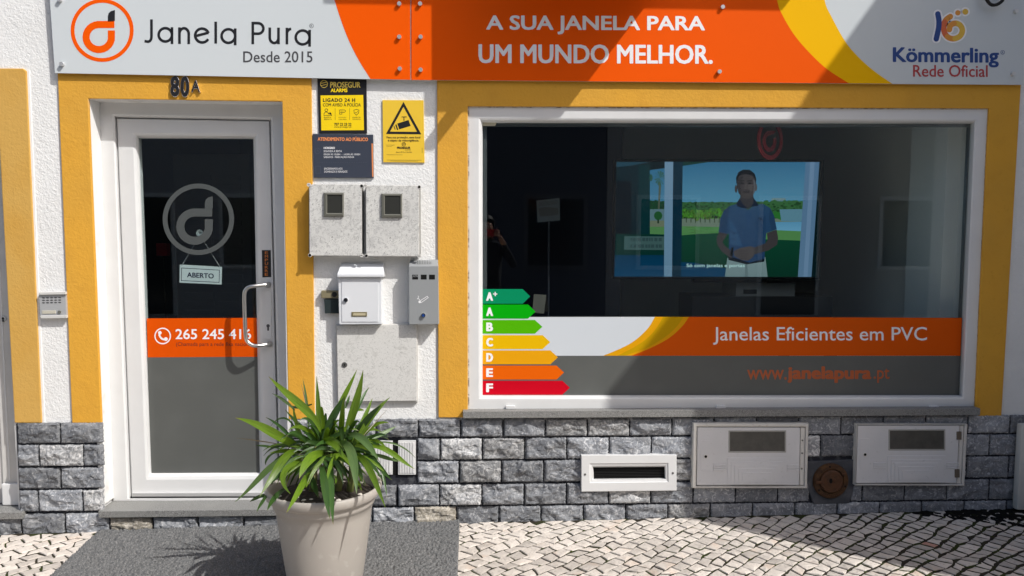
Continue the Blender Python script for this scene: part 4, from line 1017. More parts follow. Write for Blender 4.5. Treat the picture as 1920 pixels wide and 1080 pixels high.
for i in range(11):
    a = math.radians(-125 + i * 8); q = (c.x + .083 * math.cos(a), c.z + .083 * math.sin(a)); mb.rod((q[0], -.0395, q[1]), (q[0], -.036, q[1]), .0035, 6)
mb.build('raised_lettering', m_rust2, rc, kind='stuff')

# ================================================================== INSIDE THE SHOP
tv_y = .85
tv = thing('television', 'large wall television showing a man in a blue polo shirt by a garden', 'television', P(1345, 522, tv_y))
Z5 = lambda x, y: (1120 + x / 3.857, 280 + y / 3.857)
MB().prism([(1153, 299), (1545, 299.5), (1537, 523.5), (1149, 522.5)], tv_y, tv_y + .06, .004).build('casing', M('black_gloss', (.008, .008, .01), .3), tv)
mb = MB(); mb.frame([(1152.5, 298.5), (1545.5, 299), (1537.5, 524), (1148.5, 523)], [(1156, 302.6), (1540.5, 303), (1532.5, 519.3), (1152, 518.5)], [(0, tv_y - .004), (.3, tv_y - .007), (1, tv_y - .0062)], tv_y + .01); mb.build('bezel', M('black_bezel', (.006, .006, .008), .45, spec=.3), tv)
sc = bpy.data.materials.new('screen_light'); sc.use_nodes = True; n_ = sc.node_tree; n_.nodes.clear()
at_ = n_.nodes.new('ShaderNodeVertexColor'); at_.layer_name = 'pixels'; em = n_.nodes.new('ShaderNodeEmission'); em.inputs['Strength'].default_value = .92; ou = n_.nodes.new('ShaderNodeOutputMaterial')
n_.links.new(at_.outputs['Color'], em.inputs['Color']); n_.links.new(em.outputs[0], ou.inputs['Surface'])
smb = MB(); scol = []
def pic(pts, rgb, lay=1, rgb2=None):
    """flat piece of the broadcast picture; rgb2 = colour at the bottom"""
    mute = lambda c: [c[j] * .86 + (10, 26, 34)[j] * .14 for j in range(3)]  # haze and dimness of the shop glass mixed into the picture colours
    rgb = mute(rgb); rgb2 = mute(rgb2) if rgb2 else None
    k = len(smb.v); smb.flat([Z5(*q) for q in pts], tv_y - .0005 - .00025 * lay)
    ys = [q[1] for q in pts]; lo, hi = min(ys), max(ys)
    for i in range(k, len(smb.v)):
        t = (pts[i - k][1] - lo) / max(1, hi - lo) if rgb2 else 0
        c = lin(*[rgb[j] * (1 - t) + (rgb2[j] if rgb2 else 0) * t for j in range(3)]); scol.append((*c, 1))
def ell(cx, cy, rx, ry, n=18): return arc((cx, cy), rx, 0, 360, n + 1, ry)[:-1]
pr = random.Random(3)
def bumpy(x0, x1, y, amp, yb, step=14): 
    top = []; x = x0
    while x < x1: top.append((x, y + pr.uniform(-amp, amp))); x += step * pr.uniform(.6, 1.3)
    return top + [(x1, y), (x1, yb), (x0, yb)]
pic([(135, 90), (1612, 92), (1592, 927), (122, 925)], (4, 22, 26), 0)
pic([(135, 90), (300, 90), (300, 925), (122, 925)], (6, 30, 38), 1, (4, 26, 32)); pic([(135, 92), (380, 92), (250, 118), (137, 128)], (30, 66, 84), 2)
pic([(120, 228), (246, 228), (244, 730), (122, 720)], (2, 10, 18), 2); pic([(300, 118), (380, 110), (380, 620), (300, 620)], (6, 44, 48), 2)
pic([(380, 150), (490, 136), (488, 380), (380, 380)], (52, 112, 150), 2, (74, 130, 165)); pic(bumpy(380, 488, 372, 6, 435), (30, 66, 44), 3)
pic([(380, 432), (488, 432), (488, 520), (380, 520)], (92, 122, 132), 3); pic([(380, 515), (488, 515), (488, 565), (380, 565)], (112, 122, 100), 4); pic([(380, 560), (488, 560), (486, 616), (380, 612)], (84, 134, 78), 5)
pic(ell(440, 480, 30, 32), (34, 84, 44), 6); pic([(434, 500), (446, 500), (446, 535), (434, 535)], (30, 50, 34), 6)
pic([(438, 432), (450, 432), (462, 250), (446, 230)], (84, 92, 76), 6)
for a in range(0, 360, 28): pic([(452, 205), (452 + 38 * math.cos(math.radians(a)) - 5, 205 + 52 * math.sin(math.radians(a))), (452 + 38 * math.cos(math.radians(a)) + 7, 205 + 52 * math.sin(math.radians(a)) + 8)], (50, 92, 72), 7)
pic(ell(388, 205, 12, 26), (40, 84, 70), 7)
pic([(135, 612), (486, 612), (484, 765), (130, 765)], (6, 46, 40), 3); pic([(196, 628), (484, 630), (482, 728), (192, 726)], (64, 92, 92), 4)
pr2 = random.Random(4)
for r_ in (652, 700):
    x = 240
    while x < 460: w_ = pr2.uniform(8, 24); pic([(x, r_ - 12), (x + w_, r_ - 12), (x + w_, r_ + 12), (x, r_ + 12)], (46, 70, 72), 5); x += w_ + pr2.uniform(4, 12)
pic([(124, 765), (484, 765), (482, 925), (122, 925)], (4, 52, 82), 3, (3, 62, 98))
pic([(618, 92), (1508, 92), (1500, 390), (612, 390)], (52, 112, 152), 2, (86, 146, 178))
pic([(618, 90), (820, 90), (618, 120)], (10, 52, 44), 3)
pic(bumpy(612, 1490, 380, 5, 480, 22), (52, 96, 56), 3); pic(bumpy(1180, 1486, 372, 10, 470, 16), (58, 104, 60), 4); pic([(1262, 352), (1360, 352), (1366, 374), (1256, 374)], (112, 140, 146), 3)
pic([(612, 500), (1470, 500), (1468, 575), (610, 575)], (112, 128, 112), 4)
for i in range(26): pic(ell(625 + i * 15 + pr.uniform(-6, 6), 462 + pr.uniform(-18, 26), pr.uniform(16, 30), pr.uniform(18, 34), 9), (pr.uniform(52, 92), pr.uniform(108, 140), pr.uniform(24, 52)), 5)
for i in range(5): pic(ell(1290 + i * 14, 478 + pr.uniform(-8, 12), 20, 26, 9), (44, 112, 44), 5)
for i in range(8): x = 640 + i * 34; pic([(x, 490), (x + 7, 490), (x + 6, 530), (x, 530)], (48, 66, 42), 6)
pic([(1318, 434), (1482, 432), (1480, 520), (1330, 520)], (96, 140, 160), 6); pic([(1286, 526), (1480, 522), (1476, 592), (1284, 584)], (92, 152, 190), 6, (110, 170, 205))
pic([(610, 556), (1478, 575), (1470, 665), (608, 630)], (84, 138, 78), 5); pic([(606, 622), (720, 612), (900, 606), (1200, 650), (1466, 660), (1452, 927), (604, 927)], (10, 66, 44), 6, (6, 48, 34))
pic([(604, 815), (690, 818), (930, 860), (930, 927), (604, 927)], (4, 58, 92), 7)
pic([(487, 90), (549, 90), (540, 927), (482, 927)], (120, 152, 182), 7, (108, 142, 170)); pic([(549, 90), (618, 90), (606, 927), (540, 927)], (6, 40, 58), 7)
pic([(1506, 92), (1606, 92), (1548, 927), (1450, 927)], (88, 122, 158), 8, (96, 128, 160)); pic([(1540, 92), (1572, 92), (1520, 927), (1490, 927)], (112, 142, 176), 9)
for i in range(330):
    x = pr.uniform(614, 1478); y = pr.uniform(384, 470); r = pr.uniform(3, 9); g = pr.uniform(.6, 1.25); pic(ell(x, y, r * 1.5, r, 5), (46 * g, 92 * g, 50 * g), 4.2)
for i in range(200):
    x = pr.uniform(614, 1010); y = pr.uniform(440, 500); r = pr.uniform(3, 8); g = pr.uniform(.6, 1.3); pic(ell(x, y, r, r * 1.2, 5), (70 * g, 122 * g, 40 * g), 5.3)
for i in range(60):
    x = pr.uniform(614, 1180); y = pr.uniform(560, 614); pic([(x, y), (x + pr.uniform(20, 70), y + 2), (x + pr.uniform(20, 60), y + 5), (x, y + 4)], (70 + pr.uniform(-14, 18), 122 + pr.uniform(-16, 20), 66), 5.4)
for i in range(40):
    x = pr.uniform(380, 484); y = pr.uniform(372, 432); pic(ell(x, y, 5, 4, 5), (30 * pr.uniform(.6, 1.4), 66 * pr.uniform(.6, 1.4), 44), 3.3)
# the presenter
skin = (62, 56, 58); skin2 = (76, 68, 68); shirt = (42, 72, 106)
pic([(940, 785), (1215, 780), (1232, 927), (922, 927)], (128, 148, 150), 10, (116, 138, 142)); pic([(1070, 830), (1085, 830), (1090, 927), (1066, 927)], (98, 118, 122), 11)
pic([(945, 765), (1212, 765), (1208, 812), (1080, 832), (948, 800)], (12, 18, 28), 11)
body = [(1020, 392), (1090, 440), (1140, 400), (1200, 395), (1250, 425), (1278, 480), (1298, 578), (1222, 606), (1212, 700), (1210, 790), (1100, 820), (950, 770), (952, 610), (940, 612), (876, 598), (890, 500), (915, 440), (960, 408)]
pic(body, shirt, 12, (30, 58, 94)); pic([(955, 500), (1000, 560), (1050, 700), (960, 690)], (46, 78, 114), 13); pic([(1140, 500), (1220, 480), (1215, 690), (1160, 640)], (34, 62, 96), 13)
for i in range(26):                                    # folds and weave of the shirt
    x = pr.uniform(905, 1230); y = pr.uniform(440, 720); ln = pr.uniform(30, 90); a = pr.uniform(-.5, .5) + (1.2 if y < 600 else .2); g = pr.uniform(-10, 10)
    x2, y2_ = x + ln * math.cos(a), y + ln * math.sin(a)
    if 960 < x2 < 1205 and y2_ < 770: pic([(x, y), ((x + x2) / 2, (y + y2_) / 2 - 6), (x2, y2_), ((x + x2) / 2, (y + y2_) / 2 + 6)], (38 + g, 66 + g, 100 + g), 13.2)
pic([(890, 520), (915, 440), (960, 408), (940, 520), (935, 606), (880, 596)], (32, 58, 90), 13.1); pic([(1250, 430), (1278, 480), (1298, 578), (1262, 590), (1240, 500)], (34, 60, 92), 13.1)
pic([(1070, 455), (1110, 455), (1092, 590)], (30, 66, 106), 13); pic([(1160, 495), (1176, 492), (1205, 520), (1185, 512)], (10, 26, 50), 14)
pic([(878, 598), (942, 612), (905, 670), (925, 700), (985, 745), (968, 790), (900, 740), (866, 690), (862, 650)], skin, 14); pic([(1226, 606), (1296, 580), (1308, 640), (1300, 690), (1240, 730), (1130, 762), (1120, 715), (1215, 680), (1232, 655)], skin, 14)
pic([(968, 712), (985, 706), (980, 775), (960, 770)], (8, 12, 18), 16); pic([(985, 735), (1040, 712), (1110, 700), (1140, 715), (1130, 775), (1090, 806), (1040, 800), (990, 770)], skin2, 15)
for k in range(4): pic([(1020 + k * 4, 738 + k * 17), (1095 - k * 4, 728 + k * 19), (1095 - k * 4, 731 + k * 19), (1020 + k * 4, 742 + k * 17)], (34, 30, 34), 16)
pic([(1034, 330), (1128, 330), (1135, 395), (1090, 436), (1030, 395)], (52, 48, 52), 14); pic([(1005, 392), (1030, 352), (1048, 392), (1086, 428), (1045, 424), (1012, 412)], (12, 24, 46), 16); pic([(1128, 348), (1152, 380), (1166, 408), (1112, 416), (1096, 428), (1128, 388)], (12, 24, 46), 16)
pic([(1008, 210), (1014, 180), (1050, 160), (1110, 160), (1142, 190), (1146, 250), (1138, 310), (1118, 345), (1085, 360), (1050, 350), (1022, 318), (1010, 270)], skin, 15, (70, 62, 62))
pic([(1012, 215), (1052, 190), (1048, 250), (1040, 320), (1050, 350), (1022, 318), (1010, 270)], (48, 43, 46), 15.5); pic([(1030, 252), (1062, 252), (1058, 300), (1040, 300)], (66, 58, 60), 15.6); pic([(1090, 258), (1124, 252), (1116, 300), (1096, 304)], (82, 74, 74), 15.6); pic([(1048, 300), (1106, 296), (1100, 306), (1054, 308)], (48, 42, 46), 16.5)
pic(ell(1003, 286, 10, 28), skin, 14); pic(ell(1146, 275, 10, 28), (84, 78, 80), 14); pic([(1126, 215), (1144, 230), (1140, 300), (1124, 335), (1132, 270)], (92, 90, 96), 16)
pic([(1006, 255), (1003, 205), (1020, 165), (1056, 146), (1104, 148), (1138, 176), (1150, 215), (1146, 255), (1138, 212), (1120, 190), (1070, 178), (1026, 192), (1014, 220)], (12, 16, 24), 17)
for ex in (1046, 1102): pic(ell(ex, 246, 15, 5), (22, 20, 24), 17); pic([(ex - 18, 226), (ex + 18, 223), (ex + 18, 229), (ex - 18, 232)], (20, 18, 22), 17)
pic([(1070, 248), (1080, 248), (1088, 285), (1062, 286)], (78, 70, 70), 17); pic([(1050, 310), (1102, 306), (1100, 313), (1052, 316)], (38, 30, 32), 17)
k = len(smb.v); smb.text('Só com janelas e portas', (Z5(645, 0)[0], Z5(0, 827)[1], Z5(1066, 0)[0], Z5(0, 860)[1]), tv_y - .0056, bold=.35)
scol += [(*lin(170, 205, 205), 1)] * (len(smb.v) - k)
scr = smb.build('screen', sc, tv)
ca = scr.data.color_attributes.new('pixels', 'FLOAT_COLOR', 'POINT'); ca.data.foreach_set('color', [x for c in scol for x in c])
mb = MB(); a = P(1300, 530, tv_y + .05); b = P(1440, 530, tv_y + .05); mb.box(a.x, b.x, tv_y + .06, tv_y + .12, a.z, a.z + .35, .01); mb.build('mount', m_black, tv)
# shelf unit under the television, desk with papers, notice on a stand, round red sign, hose box
m_desk = M('dark_desk_wood', (.06, .04, .03), .4); m_paper = M('paper', (.55, .56, .53), .8)
dk = thing('desk', 'dark desk just inside the window below the television', 'desk', (.9, 1.0, zi))
mb = MB(); mb.box(.10, 2.3, .62, 1.5, .86, .90, .005); mb.build('desk_top', m_desk, dk)
for x in (.14, 2.2):
    for y in (.66, 1.4): mb = MB(); mb.box(x, x + .06, y, y + .06, zi, .858, .003); mb.build('leg', m_desk, dk)
cbx = thing('cardboard_box', 'pale box with a dark hand hole standing under the television', 'box', P(1425, 545, 1.0))
q = P(1425, 545, 1.05); mb = MB(); qb = P(1425, 553, 1.05); mb.box(q.x - .20, q.x + .20, .95, 1.25, qb.z, q.z + .06, .004); mb.build('carton', M('pale_card', (.34, .33, .31), .8), cbx)
mb = MB(); mb.box(q.x - .15, q.x - .06, .945, .9498, q.z - .012, q.z + .016); mb.build('hand_hole', m_dark, cbx)
lc_ = thing('low_cabinet', 'dark low cabinet on the desk carrying the pale box', 'cabinet', (q.x, 1.1, .9)); mb = MB(); mb.box(q.x - .5, q.x + .45, .93, 1.28, .9005, qb.z - .001, .004); mb.build('carcass', M('near_black_wood', (.012, .012, .016), .5), lc_)
nb = thing('notice_stand', 'white notice with a dark picture on a slim stand inside the window', 'notice', P(1028, 590, .5))
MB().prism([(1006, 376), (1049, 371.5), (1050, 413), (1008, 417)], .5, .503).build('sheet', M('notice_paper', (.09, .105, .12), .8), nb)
mb = MB(); mb.flat([(1010, 391), (1022, 388), (1046, 390), (1047, 402), (1030, 405), (1012, 406)], .4992)
for k in range(4): mb.stroke([(1011, 379.5 + k * 2), (1045, 376 + k * 2)], .9, .4992)
mb.build('print', m_grey_print, nb)
c = P(1029, 415, .51); mb = MB(); mb.rod((c.x, .51, c.z), (c.x, .51, zi + .012), .007, 10); mb.lathe((c.x, .51, zi), [(.0, .012), (.11, .010), (.12, .0)], 24); mb.build('stand', M('dark_grey_metal', (.02, .024, .035), .5, metal=.3), nb)
tc_ = thing('tent_card', 'small cream tent card standing on the sill behind the green arrows', 'card', P(1010, 590, .18))
a, b, c, d = P(1001, 552, .2), P(1024, 553, .2), P(1020, 588, .16), P(998, 586, .16); mb = MB(); mb.add([a, b, c, d], [(0, 1, 2, 3)]); e, f = P(1030, 584, .25), P(1005, 584, .25); mb.add([a, b, e, f], [(3, 2, 1, 0)])
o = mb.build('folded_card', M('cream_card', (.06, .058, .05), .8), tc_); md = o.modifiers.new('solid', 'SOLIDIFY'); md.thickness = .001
pp = thing('paper_stack', 'loose papers lying on the desk near the window bottom', 'papers', (.55, .72, .9))
for k in range(5):
    a_ = random.uniform(-.5, .5); x, y = .75 + k * .08, .74 + k * .02; mb = MB(); ca_, sa_ = math.cos(a_), math.sin(a_); z = .9012 + k * .0012
    mb.add([(x + sx * .105 * ca_ - sy * .148 * sa_, y + sx * .105 * sa_ + sy * .148 * ca_, z + h) for h in (0, .0008) for sx, sy in ((-1, -1), (1, -1), (1, 1), (-1, 1))], [(0, 3, 2, 1), (4, 5, 6, 7), (0, 1, 5, 4), (1, 2, 6, 5), (2, 3, 7, 6), (3, 0, 4, 7)]); mb.build('paper_sheet', m_paper, pp)
# round red sign hung edge-on inside
rs = thing('round_red_sign', 'round dark red ring sign hanging inside at the top of the window', 'sign', P(1443, 260, .14))
cc_ = P(1443, 262, .14); mb = MB(); th = math.radians(32)
RX = Vector((math.cos(th), math.sin(th), 0)); RZ = Vector((0, 0, 1)); NN = Vector((math.sin(th), -math.cos(th), 0))
def disc3(mb, r0, r1, y, n=40, mi=0):
    vs = []
    for i in range(n):
        t = 2 * math.pi * i / n
        for r in (r0, r1):
            for s in (0, .006): vs.append(cc_ + (RX * math.cos(t) + RZ * math.sin(t)) * r + NN * (y + s))
    fs = []
    for i in range(n):
        j = (i + 1) % n; fs += [(4 * i, 4 * j, 4 * j + 2, 4 * i + 2), (4 * i + 1, 4 * i + 3, 4 * j + 3, 4 * j + 1), (4 * i + 2, 4 * j + 2, 4 * j + 3, 4 * i + 3), (4 * i, 4 * i + 1, 4 * j + 1, 4 * j)]
    return mb.add(vs, fs, mi)
m_redi = M('dark_red_plastic', (.26, .008, .015), .5)
disc3(mb, .086, .110, 0); mb.build('ring', m_redi, rs)
mb = MB()
pts = [(.036, .042)] + [(-.006 + .046 * math.cos(math.radians(a)), -.010 + .046 * math.sin(math.radians(a))) for a in range(90, 361, 18)] + [(.040, .012)]
vs = []
for i, q in enumerate(pts):
    r_ = Vector((q[0], q[1])); cdir = Vector((q[0] + .005, q[1] + .008)).normalized()
    for s in (-.012, .012):
        for h in (0, .006): vs.append(cc_ + RX * (q[0] + cdir.x * s) + RZ * (q[1] + cdir.y * s) + NN * h)
fs = []
for i in range(len(pts) - 1): a = 4 * i; b = 4 * i + 4; fs += [(a, b, b + 2, a + 2), (a + 1, a + 3, b + 3, b + 1), (a, a + 1, b + 1, b), (a + 2, b + 2, b + 3, a + 3)]
mb.add(vs, fs); mb.build('letter', m_redi, rs)
mb = MB(); mb.rod(cc_ + RZ * .110, (cc_.x, cc_.y, 2.7), .0015, 6); mb.build('hanging_wire', m_screw, rs)
fb = thing('red_call_box', 'small red wall box dimly seen inside behind the door glass', 'call box', P(303, 468, .9))
q = P(303, 468, .9); mb = MB(); mb.box(q.x - .035, q.x + .035, .9, .95, q.z - .04, q.z + .04, .004); mb.build('case', M('dim_red_plastic', (.25, .012, .02), .5), fb)
mb = MB(); mb.rod((q.x, .93, q.z - .04), (q.x, .93, zi + .011), .006, 8); mb.rod((q.x, .93, zi), (q.x, .93, zi + .012), .08, 20); mb.build('post', m_rubber, fb)

# ================================================================== DOORMAT, PLANTER, PLANT
dm_rng = np.random.default_rng(4)
tl, tr = mat_poly[0], mat_poly[1]
bl = G(92, 1085); brr = G(858, 1085)
def ext(a, b, y): t = (y - a.y) / (b.y - a.y); return a + (b - a) * t
bl = ext(tl, bl, -1.02); brr = ext(tr, brr, -1.02)
nxm, nym = 470, 235
fx = np.fft.fftfreq(nxm)[None, :]; fy = np.fft.fftfreq(nym)[:, None]
f = np.sqrt((fx * 1.25) ** 2 + (fy * .62) ** 2)
flt = np.exp(-((f - .17) / .05) ** 2)
nz_ = np.real(np.fft.ifft2(np.fft.fft2(dm_rng.standard_normal((nym, nxm))) * flt)); nz_ /= nz_.std()
h = np.clip(1 - np.abs(nz_) * .8, 0, 1) ** .8
fl2 = np.exp(-(f / .02) ** 2); lo_ = np.real(np.fft.ifft2(np.fft.fft2(dm_rng.standard_normal((nym, nxm))) * fl2)); lo_ /= lo_.std()
vs = []
for j in range(nym):
    v = j / (nym - 1)
    for i in range(nxm):
        u = i / (nxm - 1); p = (tl * (1 - u) + tr * u) * (1 - v) + (bl * (1 - u) + brr * u) * v
        e = 0 if 0 < i < nxm - 1 and 0 < j < nym - 1 else 1
        vs.append((p.x, p.y, gz(p.x) + .004 + (0 if e else .002 + .014 * h[j, i] + .0008 * lo_[j, i])))
fs = [(j * nxm + i + 1, j * nxm + i, (j + 1) * nxm + i, (j + 1) * nxm + i + 1) for j in range(nym - 1) for i in range(nxm - 1)]
m_mat = M('grey_loop_pile', (.108, .110, .112), .9, spec=.1, mottle=[(3, .4, .75, (.10, .102, .103)), (160, .45, .65, (.19, .19, .19))])
mo = mesh_obj('doormat', vs, fs, m_mat, None, 'grey looped-pile doormat lying on the cobbles before the door', 'doormat', smooth=True)

PY = -.76
pc = P(608, 907, PY); PX, PZ = pc.x, pc.z; R0 = abs(P(716, 907, PY).x - P(501, 907, PY).x) / 2
g0 = gz(PX) + .012
pot = thing('planter', 'large smooth taupe round planter standing on the grey doormat', 'planter', (PX, PY, g0))
hz = PZ - g0
m_pot = M('taupe_stoneware', (.35, .325, .295), .5, spec=.35, bump=(9, .12, .004), mottle=[(4, .4, .75, (.315, .29, .265)), (26, .6, .75, (.39, .365, .335))])
rb = .625 * R0
prof = [(.01, .0), (rb - .01, 0), (rb, .012)]
for k in range(1, 12):
    t = k / 12; prof.append((rb + (R0 * .835 - rb) * (t ** .9), .012 + t * (hz - .10)))
prof += [(R0 * .845, hz - .085), (R0 * .875, hz - .080), (R0 * .885, hz - .068), (R0 * .885, hz - .056), (R0 * .90, hz - .050), (R0 * .945, hz - .046), (R0 * .985, hz - .036), (R0, hz - .018), (R0 * .995, hz - .004), (R0 * .97, hz + .002), (R0 * .93, hz - .004), (R0 * .90, hz - .02), (R0 * .885, hz - .05), (R0 * .86, hz - .075)]
mb = MB(); mb.lathe((PX, PY, g0), prof, 72); mb.build('pot', m_pot, pot, smooth=True)
m_psoil = M('potting_soil', (.02, .015, .011), 1., bump=(70, .9, .01), mottle=[(40, .5, .7, (.045, .034, .025))])
mb = MB(); mb.lathe((PX, PY, g0), [(R0 * .875, hz - .05), (R0 * .6, hz - .036), (R0 * .3, hz - .03), (.001, hz - .028)], 40); mb.build('soil', m_psoil, pot, smooth=True)
mb = MB(); rr = random.Random(8)
for i in range(24):
    a = rr.uniform(0, 6.283); d = R0 * .82 * math.sqrt(rr.uniform(.05, 1)); r = rr.uniform(.006, .013); b = bmesh.new(); bmesh.ops.create_icosphere(b, subdivisions=1, radius=r)
    for v in b.verts: v.co = Vector((v.co.x * rr.uniform(.8, 1.5), v.co.y * rr.uniform(.8, 1.4), v.co.z * .7)) + Vector((PX + d * math.cos(a), PY + d * math.sin(a), g0 + hz - .027 - .02 * (d / R0)))
    mb.bm(b)
mb.build('pebbles', M('pale_pebbles', (.55, .51, .46), .8), pot, kind='stuff')

def leaf_mat(name, c1, c2, tr=.22):
    mt = bpy.data.materials.new(name); mt.use_nodes = True; n = mt.node_tree; b = n.nodes['Principled BSDF']; o = n.nodes['Material Output']
    tc = n.nodes.new('ShaderNodeTexCoord'); mp = n.nodes.new('ShaderNodeMapping'); mp.inputs['Scale'].default_value = (26, 1.6, 1); n.links.new(tc.outputs['UV'], mp.inputs['Vector'])
    nz = n.nodes.new('ShaderNodeTexNoise'); nz.inputs['Scale'].default_value = 1.; nz.inputs['Detail'].default_value = 4; n.links.new(mp.outputs[0], nz.inputs['Vector'])
    mr = n.nodes.new('ShaderNodeMapRange'); mr.inputs['From Min'].default_value = .35; mr.inputs['From Max'].default_value = .7; n.links.new(nz.outputs['Fac'], mr.inputs['Value'])
    mx = n.nodes.new('ShaderNodeMix'); mx.data_type = 'RGBA'; mx.inputs[6].default_value = (*c1, 1); mx.inputs[7].default_value = (*c2, 1); n.links.new(mr.outputs[0], mx.inputs['Factor'])
    oi = n.nodes.new('ShaderNodeObjectInfo'); m2 = n.nodes.new('ShaderNodeMapRange'); m2.inputs['To Min'].default_value = .75; m2.inputs['To Max'].default_value = 1.2; n.links.new(oi.outputs['Random'], m2.inputs['Value'])
    vm = n.nodes.new('ShaderNodeVectorMath'); vm.operation = 'SCALE'; n.links.new(mx.outputs[2], vm.inputs[0]); n.links.new(m2.outputs[0], vm.inputs['Scale'])
    sx_ = n.nodes.new('ShaderNodeSeparateXYZ'); n.links.new(tc.outputs['UV'], sx_.inputs[0])
    tp = n.nodes.new('ShaderNodeMapRange'); tp.inputs['From Min'].default_value = 2.78; tp.inputs['From Max'].default_value = 2.98; n.links.new(sx_.outputs['Y'], tp.inputs['Value'])
    tq = n.nodes.new('ShaderNodeMath'); tq.operation = 'MULTIPLY'; n.links.new(tp.outputs[0], tq.inputs[0]); n.links.new(oi.outputs['Random'], tq.inputs[1])
    tb = n.nodes.new('ShaderNodeMix'); tb.data_type = 'RGBA'; n.links.new(tq.outputs[0], tb.inputs['Factor']); n.links.new(vm.outputs[0], tb.inputs[6]); tb.inputs[7].default_value = (.20, .13, .05, 1)   # dry tips
    n.links.new(tb.outputs[2], b.inputs['Base Color']); b.inputs['Roughness'].default_value = .34; b.inputs['Specular IOR Level'].default_value = .45
    bp = n.nodes.new('ShaderNodeBump'); bp.inputs['Strength'].default_value = .25; bp.inputs['Distance'].default_value = .002; n.links.new(nz.outputs['Fac'], bp.inputs['Height']); n.links.new(bp.outputs[0], b.inputs['Normal'])
    t = n.nodes.new('ShaderNodeBsdfTranslucent'); v2 = n.nodes.new('ShaderNodeVectorMath'); v2.operation = 'MULTIPLY'; v2.inputs[1].default_value = (1.3, 1.5, .4); n.links.new(vm.outputs[0], v2.inputs[0]); n.links.new(v2.outputs[0], t.inputs[0])
    ms = n.nodes.new('ShaderNodeMixShader'); ms.inputs[0].default_value = tr; n.links.new(b.outputs[0], ms.inputs[1]); n.links.new(t.outputs[0], ms.inputs[2]); n.links.new(ms.outputs[0], o.inputs['Surface'])
    return mt
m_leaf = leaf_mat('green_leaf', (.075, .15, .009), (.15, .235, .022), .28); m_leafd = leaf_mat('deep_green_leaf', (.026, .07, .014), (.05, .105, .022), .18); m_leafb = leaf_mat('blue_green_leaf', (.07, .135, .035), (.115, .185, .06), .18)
m_dry = leaf_mat('dry_leaf', (.09, .07, .045), (.14, .11, .07), .1)
plant = thing('potted_plant', 'green strap-leaved plant with long arching leaves, growing in the taupe planter', 'plant', (PX, PY, PZ - .05))
ORG[plant.name] = Vector((PX, PY, PZ - .05))
lr = random.Random(17)
def Zp(x, y): return (440 + x / 3.856, 680 + y / 3.856)
def leaf(ctrl, w, dy=0., mat=None, tilt=None, y0=0., name='leaf', fold=.28):
    """ctrl: 3-4 control points in the plane of the photograph, carried from depth y0 at the base to dy at the tip"""
    n = 13; mat = mat or m_leaf; tilt = lr.uniform(-.5, .5) if tilt is None else tilt
    pl = bez([Zp(*c) for c in ctrl], n); k = 1 / 3.856 * 3.27 / FPX
    pts = [P(a, b, PY + y0 + (dy - y0) * (i / (n - 1)) ** (.62 if dy < -.25 else 1.1)) for i, (a, b) in enumerate(pl)]
    vs = []; fs = []; uv = []
    for i, p in enumerate(pts):
        t = i / (n - 1); tan = (pts[min(i + 1, n - 1)] - pts[max(i - 1, 0)]).normalized()
        view = (CAM - p).normalized(); side = tan.cross(view); side = side.normalized() if side.length > 1e-4 else Vector((1, 0, 0)); nrm = side.cross(tan).normalized()
        a = tilt * (1 - .4 * t); sd = side * math.cos(a) + nrm * math.sin(a); nn = nrm * math.cos(a) - side * math.sin(a)
        prof_ = (.42 + .58 * min(1, t / .38) ** .8) * (1 - max(0, (t - .45) / .55) ** 1.9)
        hw = max(.0006, w * k * .33 * prof_)
        wv = .04 * math.sin(t * 9 + w)
        for s in (-1, -.5, 0, .5, 1): vs.append(p + sd * hw * s + nn * hw * (fold * abs(s) * (1 - .5 * t) + wv * s)); uv.append(((s + 1) / 2, t * 3))
    for i in range(n - 1):
        for s in range(4): a = i * 5 + s; fs.append((a, a + 1, a + 6, a + 5))
    o = mesh_obj(name, vs, fs, mat, plant, smooth=True)
    ul = o.data.uv_layers.new(name='UVMap')
    for lp_ in o.data.loops: ul.data[lp_.index].uv = uv[lp_.vertex_index]
    return o
D_, B_, Y_ = m_leafd, m_leafb, m_dry
